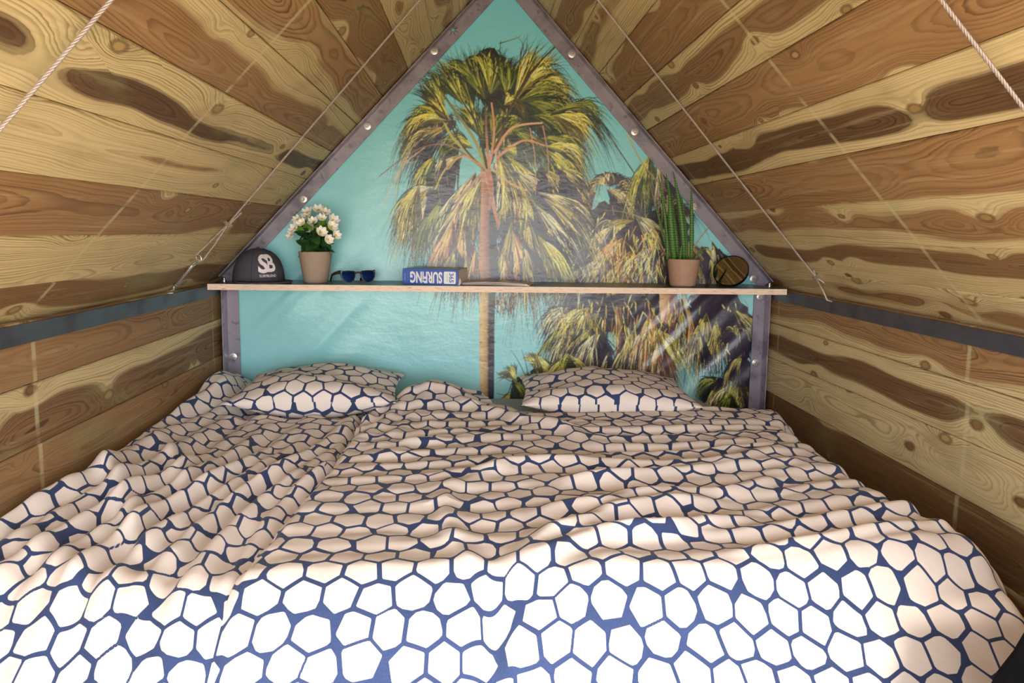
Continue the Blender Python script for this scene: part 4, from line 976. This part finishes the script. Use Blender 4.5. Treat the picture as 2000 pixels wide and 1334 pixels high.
def sunglasses():
    c = onY(700, 560, -0.155); c[2] = ST
    root = empty('sunglasses', tuple(c), 'black framed sunglasses with blue mirrored lenses beside the flower pot', 'sunglasses')
    fr = mat('smoke_frame', (52, 48, 58), 0.35); arm = mat('black_temple', (34, 30, 36), 0.35)
    ln = mat('blue_mirror_lens', (20, 60, 150), 0.12, 0.9)
    Mx = Matrix.Translation(Vector(c)) @ Matrix.Rotation(math.radians(30), 4, 'Z') @ Matrix.Rotation(math.radians(-6), 4, 'X')
    def outline(g):
        pts = [(-.026,.018),(-.020,.0205),(0,.0215),(.020,.0200),(.0255,.0150),(.0235,.000),(.018,-.0130),(.008,-.0195),(-.006,-.0195),(-.018,-.0140),(-.0255,-.002),(-.0275,.010)]
        return [(x*g, z*g) for x, z in pts]
    for sgn in (-1, 1):
        cx = sgn*0.0335; zc = 0.024
        def mp(p, y): return Mx @ Vector((cx+sgn*-p[0], y, zc+p[1]))
        o = outline(1.0); i_ = outline(0.86); n = len(o)
        b = MB(); v = [mp(p, -0.0025) for p in o]+[mp(p, -0.003) for p in i_]+[mp(p, 0.0025) for p in o]+[mp(p, 0.0025) for p in i_]
        f = []
        for k in range(n):
            q = (k+1) % n; f += [(k, q, n+q, n+k), (2*n+k, 3*n+k, 3*n+q, 2*n+q), (k, 2*n+k, 2*n+q, q), (n+k, n+q, 3*n+q, 3*n+k)]
        b.add(v, f); rim = b.build('rim', fr, root)
        b = MB(); e = outline(0.88); b.add([mp((0, 0), -0.0028)]+[mp(p, 0.0) for p in e], [(0, k+1, (k+1) % n+1) for k in range(n)]); b.build('lens', ln, root, True)
        # temple
        hx = sgn*0.0620; zt = zc+0.0165
        pts = [(hx-sgn*.002, 0, zt), (hx, .006, zt), (hx-sgn*.001, .06, zt-.002), (hx-sgn*.004, .095, zt-.006), (hx-sgn*.008, .125, zt-.024)]
        b = MB(); vv = []
        for k, p in enumerate(pts):
            hh = (.0075, .0072, .0055, .0050, .0055)[k]
            for dx, dz in ((-.0016, -hh), (.0016, -hh), (.0016, hh), (-.0016, hh)): vv.append(Mx @ Vector((p[0]+dx, p[1], p[2]+dz*.8)))
        ff = [(0, 1, 2, 3), tuple(4*(len(pts)-1)+k for k in (3, 2, 1, 0))]
        for k in range(len(pts)-1): ff += [(4*k+a, 4*k+(a+1) % 4, 4*k+4+(a+1) % 4, 4*k+4+a) for a in range(4)]
        b.add(vv, ff); b.build('temple', arm, root)
        MB().lathe([(.0016, 0), (.0014, .0008)], 8, Mx @ Matrix.Translation((sgn*.0575, -.0027, zc+.0165)) @ Matrix.Rotation(math.pi/2, 4, 'X')).build('rivet', ZINC, root)
    MB().tube([Mx @ Vector(p) for p in ((-.011, -.001, .036), (-.004, -.002, .0385), (.004, -.002, .0385), (.011, -.001, .036))], [.0042, .0030, .0030, .0042], 8).build('bridge', fr, root, True)
sunglasses()

def book():
    z = ST
    pr_ = Vector(onZ(892, 567, z)); pl = Vector(onZ(778, 564.5, z))
    # spine runs from pl to pr_, the book reaches back from it
    pr_.y = max(pr_.y, -0.196); al = math.radians(-13)
    ex = Vector((math.cos(al), math.sin(al), 0)); ey = Vector((-math.sin(al), math.cos(al), 0)); L = (pr_-pl).dot(ex); L = 0.193
    org = pr_-ex*L
    root = empty('surfing_book', tuple(org), 'thick book with a blue spine reading SURFiNG, lying upside down on the shelf', 'book')
    M = Matrix.Translation(org) @ Matrix((ex, ey, Vector((0, 0, 1)))).transposed().to_4x4()
    T, D = 0.0535, 0.138
    blue = mat('blue_cover', (72, 104, 190), 0.4); N = NT(blue); tc = N.n('ShaderNodeTexCoord'); N.bump(N.noise(tc.outputs['Object'], 200, 2.0), 0.05, 0.001)
    cov = mat('photo_cover', (92, 104, 92), 0.3); N = NT(cov); tc = N.n('ShaderNodeTexCoord')
    N.l(N.mix(N.ss(N.noise(tc.outputs['Object'], 18.0, 3.0), .4, .65), rgba((70, 96, 98)), rgba((170, 170, 140))), N.b.inputs['Base Color'])
    pg = mat('page_block', (226, 214, 204), 0.85); N = NT(pg); tc = N.n('ShaderNodeTexCoord'); sp = N.n('ShaderNodeSeparateXYZ'); N.l(tc.outputs['Object'], sp.inputs[0])
    pl_ = N.noise(N.comb(0.0, N.m('MULTIPLY', sp.outputs[1], 4.0), N.m('MULTIPLY', sp.outputs[2], 900.0)), 1.0, 2.0); N.l(N.mix(pl_, rgba((196, 182, 172)), rgba((240, 230, 222))), N.b.inputs['Base Color'])
    # rounded spine
    prof = []
    for i in range(9):
        t = i/8; prof.append((-0.004*math.sin(math.pi*t), T*t))
    prof += [(0.012, T), (0.012, T-.002), (0.002, T-.002), (0.002, .002), (0.012, .002), (0.012, 0)]
    b = MB(); b.prism(prof, 0, L, M=M, axis='x'); sp_ = b.build('spine', blue, root)
    b = MB(); b.box((0, 0.0121, T-.002), (L, D, T), M); b.build('cover', cov, root)
    b = MB(); b.box((0, 0.0121, 0), (L, D, .002), M); b.build('cover', blue, root)
    b = MB(); b.box((.003, .003, .0021), (L-.003, D-.004, T-.0021), M); b.build('pages', pg, root)
    # crumpled head of the spine
    b = MB(); q = [(L+.001, -.003, .002), (L+.006, .004, .012), (L+.001, .010, .024), (L+.005, .014, .008), (L-.002, .012, .003)]; b.add([M @ Vector(p) for p in q]+[M @ (Vector(p)+Vector((.003, .002, -.001))) for p in q], [(0, 1, 2), (0, 2, 3), (0, 3, 4), (5, 7, 6), (5, 8, 7), (5, 9, 8), (0, 5, 6, 1), (1, 6, 7, 2), (2, 7, 8, 3), (3, 8, 9, 4)])
    b.build('torn_paper', pg, root)
    white = mat('spine_white', (240, 238, 240), 0.5); ink = mat('spine_blue_ink', (70, 100, 186), 0.5)
    def label(name, body, m, cx, cz, wx, wz, rot, offset=0.0, y=-0.0045):
        v_, f_ = text_mesh(body, 1.0, offset); xs = [p[0] for p in v_]; ys = [p[1] for p in v_]
        mx, my = (min(xs)+max(xs))/2, (min(ys)+max(ys))/2; dx, dy = max(xs)-min(xs), max(ys)-min(ys)
        b_ = MB(); P_ = []
        for p in v_:
            a, c_ = (p[0]-mx)/dx, (p[1]-my)/dy
            if rot == 180: a, c_ = -a, -c_
            elif rot == -90: a, c_ = c_, -a
            P_.append(M @ Vector((cx+a*wx, y, cz+c_*wz)))
        b_.add(P_, f_); return b_.build(name, m, sp_)
    label('spine_title', 'SURFiNG', white, 0.083, T*0.47, 0.112, T*0.74, 180, 0.035)
    rb = []
    for (qx, qz, a0) in ((1, 1, 0), (-1, 1, 90), (-1, -1, 180), (1, -1, 270)):
        for k in range(5):
            a = math.radians(a0+90*k/4); rb.append((0.165+qx*.0165+.004*math.cos(a), T*0.48+qz*.0165+.004*math.sin(a)))
    b = MB(); b.prism(rb, -0.0044, -0.003, M=M, axis='y'); b.build('spine_badge', white, sp_)
    label('badge_number', '365', ink, 0.1710, T*0.48, 0.0150, 0.032, -90, 0.02, -0.0048)
    def fine_line(name, m, x_, l_, y):                     # print too small to read
        b_ = MB()
        for q in range(6):
            z0 = T*0.48-l_/2+l_*q/6; b_.box((x_-.0004, y, z0), (x_+.0004, y+.0006, z0+l_/6*rrb.uniform(.55, .85)), M)
        b_.build(name, m, sp_)
    rrb = random.Random(8)
    for x_, l_ in ((0.1585, .028), (0.1540, .026)): fine_line('badge_small_print', ink, x_, l_, -0.0049)
    fine_line('spine_small_print', white, 0.0085, T*0.5, -0.0046)
book()

def magazine():
    al = math.radians(-12); ex = Vector((math.cos(al), math.sin(al), 0)); ey = Vector((-math.sin(al), math.cos(al), 0))
    org = Vector((-0.140, -0.155, ST+0.0004))
    root = empty('magazine', tuple(org), 'thin magazine with white page edges lying flat beside the blue book', 'magazine')
    M = Matrix.Translation(org) @ Matrix((ex, ey, Vector((0, 0, 1)))).transposed().to_4x4()
    pgm = bpy.data.materials['page_block']; cm = mat('magazine_cover', (120, 110, 100), 0.3); N = NT(cm); tc = N.n('ShaderNodeTexCoord')
    N.l(N.mix(N.ss(N.noise(tc.outputs['Object'], 22.0, 3.0), .4, .6), rgba((84, 80, 70)), rgba((200, 186, 160))), N.b.inputs['Base Color'])
    W, D = 0.232, 0.115; n = 14
    def wave(t): return 0.0045*math.sin(math.pi*t)**1.2*(1-0.3*t)
    for k in range(3):                                  # three bundles of pages, fanned a little
        z0, z1 = 0.0002+0.0022*k, 0.0021+0.0022*k; sh = 0.004*k; b = MB(); v, f = [], []
        for i in range(n+1):
            t = i/n; x = t*(W-sh); dz = wave(t)*(0.25, 0.6, 1.0)[k]
            for (y, z) in ((0, z0), (D, z0), (D, z1), (0, z1)): v.append(M @ Vector((x, y, z+dz)))
        f += [(0, 1, 2, 3), tuple(4*n+q for q in (3, 2, 1, 0))]+[(4*i+q, 4*i+(q+1) % 4, 4*i+4+(q+1) % 4, 4*i+4+q) for i in range(n) for q in range(4)]
        b.add(v, f); b.build('pages', pgm, root, False)
    b = MB(); v, f = [], []
    for i in range(n+1):
        t = i/n; x = t*(W-.010)
        for (y, z) in ((0.001, .0068), (D, .0068), (D, .0074), (0.001, .0074)): v.append(M @ Vector((x, y, z+wave(t))))
    f += [(0, 1, 2, 3), tuple(4*n+q for q in (3, 2, 1, 0))]+[(4*i+q, 4*i+(q+1) % 4, 4*i+4+(q+1) % 4, 4*i+4+q) for i in range(n) for q in range(4)]
    b.add(v, f); b.build('cover', cm, root)
magazine()

def round_mirror():
    r = 0.063; c = Vector(onY(1427, 530, -0.085))
    view = (Vector(CAM)-c).normalized(); upl = (Vector((-0.42, 0, 0.90))); upl = (upl-view*upl.dot(view)).normalized()
    nrm = (view*math.cos(math.radians(33))+upl*math.sin(math.radians(33))).normalized()
    low = c.z-r*math.sqrt(max(0, 1-nrm.z**2)); c.z += ST-low+0.001
    root = empty('round_mirror', (c.x, c.y, ST), 'small round black rimmed mirror leaning at the right end of the shelf', 'mirror')
    M = Matrix.Translation(c) @ nrm.to_track_quat('Z', 'Y').to_matrix().to_4x4()
    MB().lathe([(r-.006, -.016), (r-.001, -.010), (r, -.002), (r-.0008, .0015), (r-.003, .002), (r-.004, -.0005)], 48, M).build('rim', mat('black_rim', (24, 22, 26), 0.3), root, True, 40)
    MB().lathe([(r-.0032, .0002), (r*.6, .0006), (r*.2, .0009), (.0005, .001)], 48, M, False, True).build('mirror_glass', mat('mirror_glass', (205, 205, 200), 0.02, 1.0), root, True)
round_mirror()

# ------------------------------------------------------------------ cables under the roof
def rope_mat():
    m = mat('cable_sheath', (222, 200, 190), 0.6); return m
ROPE = mat('twisted_steel_rope', (184, 168, 164), 0.45, 0.5)
def strands(b, pts, r=0.003, pitch=0.024, ns=3, seg=9):
    pts = [Vector(p) for p in pts]; L = [0]
    for a, c in zip(pts[:-1], pts[1:]): L.append(L[-1]+(c-a).length)
    n = max(6, int(L[-1]/pitch*seg))
    def at(s):
        i = 0
        while i < len(L)-2 and L[i+1] < s: i += 1
        t = (s-L[i])/(L[i+1]-L[i]+1e-9); return pts[i].lerp(pts[i+1], t), (pts[i+1]-pts[i]).normalized()
    for k in range(ns):
        P_ = []
        for i in range(n+1):
            s = L[-1]*i/n; p, t = at(s); a = t.orthogonal().normalized() if i == 0 else (a-t*a.dot(t)).normalized(); c = t.cross(a)
            an = 2*math.pi*(s/pitch+k/ns); P_.append(p+(a*math.cos(an)+c*math.sin(an))*r*0.52)
        b.tube(P_, r*0.54, 6)
    return b
def seg_at(A, B, px):
    """point of the segment that shows at image column px"""
    lo, hi = 0.0, 1.0
    def col(t):
        d = np.array(A)*(1-t)+np.array(B)*t-CAM; return PX+FPX*(d@RT)/(d@FW)
    s = col(1)-col(0)
    for _ in range(50):
        t = (lo+hi)/2
        if (col(t)-px)*s < 0: lo = t
        else: hi = t
    return Vector(A)*(1-lo)+Vector(B)*lo
def roof_hit(A, T, side):
    """carry the line A-T on until it meets the boards"""
    A, T = Vector(A), Vector(T); d = T-A
    n = Vector((-side*SA, 0, -CA)); p0 = Vector((side*1.0, 0, EZ)); t = (p0-A).dot(n)/d.dot(n)
    return A+d*t if 0 < t < 3 else A+d*1.35
def ferrule(parent, p, d, flat, m, ln=0.020, w_=0.010):
    d = d.normalized(); f = (flat-d*flat.dot(d)).normalized(); s = d.cross(f)
    M = Matrix.Translation(p) @ Matrix((s, f, d)).transposed().to_4x4()
    q = []
    for k in range(16):
        a = 2*math.pi*k/16; q.append((math.cos(a)*.0062+(.0062 if math.cos(a) > 0 else -.0062), math.sin(a)*.0062))
    MB().prism(q, -.004, .004, M=M @ Matrix.Rotation(math.pi/2, 4, 'X')).build('clamp_plate', m, parent)
    for sx in (-.006, .006):
        MB().lathe([(.0036, 0), (.0036, .003), (.0018, .0036)], 8, M @ Matrix.Translation((sx, -.004, 0)) @ Matrix.Rotation(math.pi/2, 4, 'X')).build('clamp_screw', CHROME, parent)
VIEW = Vector((0, -1, 0))
def rope_thin(side):
    if side < 0:
        A = Vector(onZ(340, 566, 0.795)); A = Vector((-1.012, -0.385, 0.795)); Tt = Vector(onY(820, 0, -0.53)); lab = 'thin cable at the left slope, hooked to the beam by a metal turnbuckle'
    else:
        A = Vector((1.012, -0.425, 0.795)); Tt = Vector(onY(1168, 0, -0.53)); lab = 'thin cable at the right slope ending in a clamped loop above the beam'
    d = (Tt-A).normalized(); E_ = A+d*((A.x-side*0.012)/-d.x)        # up to the ridge
    root = empty('steel_cable', tuple(A), lab, 'cable', 'cables strung under the roof slopes')
    if side < 0:
        cl = seg_at(A, Tt, 445); lp = seg_at(A, Tt, 386); tb0 = seg_at(A, Tt, 378); tb1 = seg_at(A, Tt, 343)
        strands(MB(), [cl+d*0.0, E_]).build('rope', ROPE, root, True)
        side_v = d.cross(VIEW).normalized()
        strands(MB(), [cl-d*.004+side_v*.003, cl+d*.055+side_v*.008], 0.0028).build('rope_tail', ROPE, root, True)
        m_ = (cl+lp)/2
        strands(MB(), [cl, m_+side_v*.009, lp+side_v*.013+d*.008, lp+side_v*.006, lp, lp-side_v*.006, lp-side_v*.011+d*.006, m_-side_v*.006, cl], 0.0028, 0.024).build('loop', ROPE, root, True)
        ferrule(root, cl, d, VIEW, CHROME)
        hk = MB(); P_ = [tb0+d*t for t in (0, .006)]
        for k in range(8):
            a = math.radians(-60+k*34); P_.append(lp+d*(.003+.010*math.sin(a)*1.0)+side_v*(-.010*math.cos(a)*-1))
        hk.tube(P_, .0028, 8).build('hook', CHROME, root, True)
        MB().tube([tb0, tb0-d*.004, tb1+d*.004, tb1], [.0035, .0052, .0052, .0035], 10).build('turnbuckle_body', CHROME, root, True)
        for q in (tb0, tb1): MB().lathe([(.0062, -.004), (.0062, .004)], 6, Matrix.Translation(q) @ d.to_track_quat('Z', 'Y').to_matrix().to_4x4()).build('nut', CHROME, root)
        MB().tube([tb1, tb1-d*.012, A+d*.012+Vector((.006, 0, -.002)), A+Vector((.002, 0, .002)), A+Vector((-.016, 0, .003))], [.0025]*5, 8).build('anchor_hook', ZINC, root, True)
    else:
        cl = seg_at(A, Tt, 1593)
        strands(MB(), [cl, E_]).build('rope', ROPE, root, True)
        side_v = d.cross(VIEW).normalized()
        strands(MB(), [cl, cl+d*.022+side_v*.008], 0.0026).build('rope_tail', ROPE, root, True)
        lo = A+Vector((0.004, -0.015, 0.002)); m_ = (cl+lo)/2
        e1 = Vector(onY(1625, 589, A.y-0.035)); e2 = Vector(onY(1630, 583, A.y))
        MB().tube([cl, cl.lerp(e1, .5)-side_v*.004, cl.lerp(e1, .85)-side_v*.010, e1, e1+Vector((.010, .004, .003))], .0027, 8).build('loop', ROPE, root, True)
        MB().tube([cl, cl.lerp(e2, .5)+side_v*.012, cl.lerp(e2, .85)+side_v*.008, e2, e2+Vector((.010, .002, -.002))], .0027, 8).build('loop', ROPE, root, True)
        ferrule(root, cl, d, VIEW, CHROME)
rope_thin(-1); rope_thin(1)
def rope_near(side):
    p, q, lab = ((0, 252), (217, 0), 'near steel cable crossing the upper left corner') if side < 0 else ((2000, 212), (1838, 0), 'near steel cable crossing the upper right corner')
    P_ = Vector(onY(*p, -1.555)); Q_ = Vector(onY(*q, -1.56)); d = (Q_-P_).normalized()
    A = P_-d*(0.42 if side < 0 else 0.47); B = Q_+d*((Q_.x-side*0.012)/-d.x)
    root = empty('steel_cable', tuple(A), lab, 'cable', 'cables strung under the roof slopes')
    strands(MB(), [A, B], 0.0031, 0.021).build('rope', ROPE, root, True)
    MB().lathe([(.004, 0), (.004, .03), (.002, .034)], 10, Matrix.Translation(A) @ d.to_track_quat('Z', 'Y').to_matrix().to_4x4()).build('end_sleeve', CHROME, root, True, 40)
rope_near(-1); rope_near(1)

# ------------------------------------------------------------------ dark fabric item cut by the lower right corner
def dark_item():
    y0 = -1.76; a = Vector(onY(1932, 1334, y0)); t = Vector(onY(2000, 1218, y0)); d = t-a
    lo = a-d*((a.z-FLOOR_Z-0.002)/d.z); hi = a+d*((0.56-a.z)/d.z)
    root = empty('black_bag', ((lo.x+0.97)/2, y0, FLOOR_Z), 'black fabric bag cut off by the bottom right corner of the picture', 'bag')
    bl = mat('black_fabric', (9, 8, 10), 0.9, 0, 0.1); N = NT(bl); tc = N.n('ShaderNodeTexCoord'); N.bump(N.noise(tc.outputs['Object'], 60.0, 3.0), 0.4, 0.003)
    n = 16; prof = []
    for i in range(n+1):
        s = i/n; p = lo.lerp(hi, s); prof.append((p.x-0.010*math.sin(math.pi*s)+0.0018*math.sin(s*60), p.z))
    prof += [(hi.x+.02, hi.z+.02), (.93, .60), (.97, .57), (.975, FLOOR_Z+.03), (.96, FLOOR_Z+.002)]
    b = MB(); b.prism(prof, y0-.10, y0, axis='y'); o = b.build('body', bl, root)
    bv = o.modifiers.new('b', 'BEVEL'); bv.width = .012; bv.segments = 3; bv.limit_method = 'ANGLE'
    MB().tube([(hi.x+.08, y0-.05, .60), (hi.x+.09, y0-.05, .66), (.86, y0-.05, .67), (.88, y0-.05, .60)], .008, 8).build('handle', bl, root, True)
dark_item()
for o in bpy.data.objects:
    if '_org' in o: del o['_org']
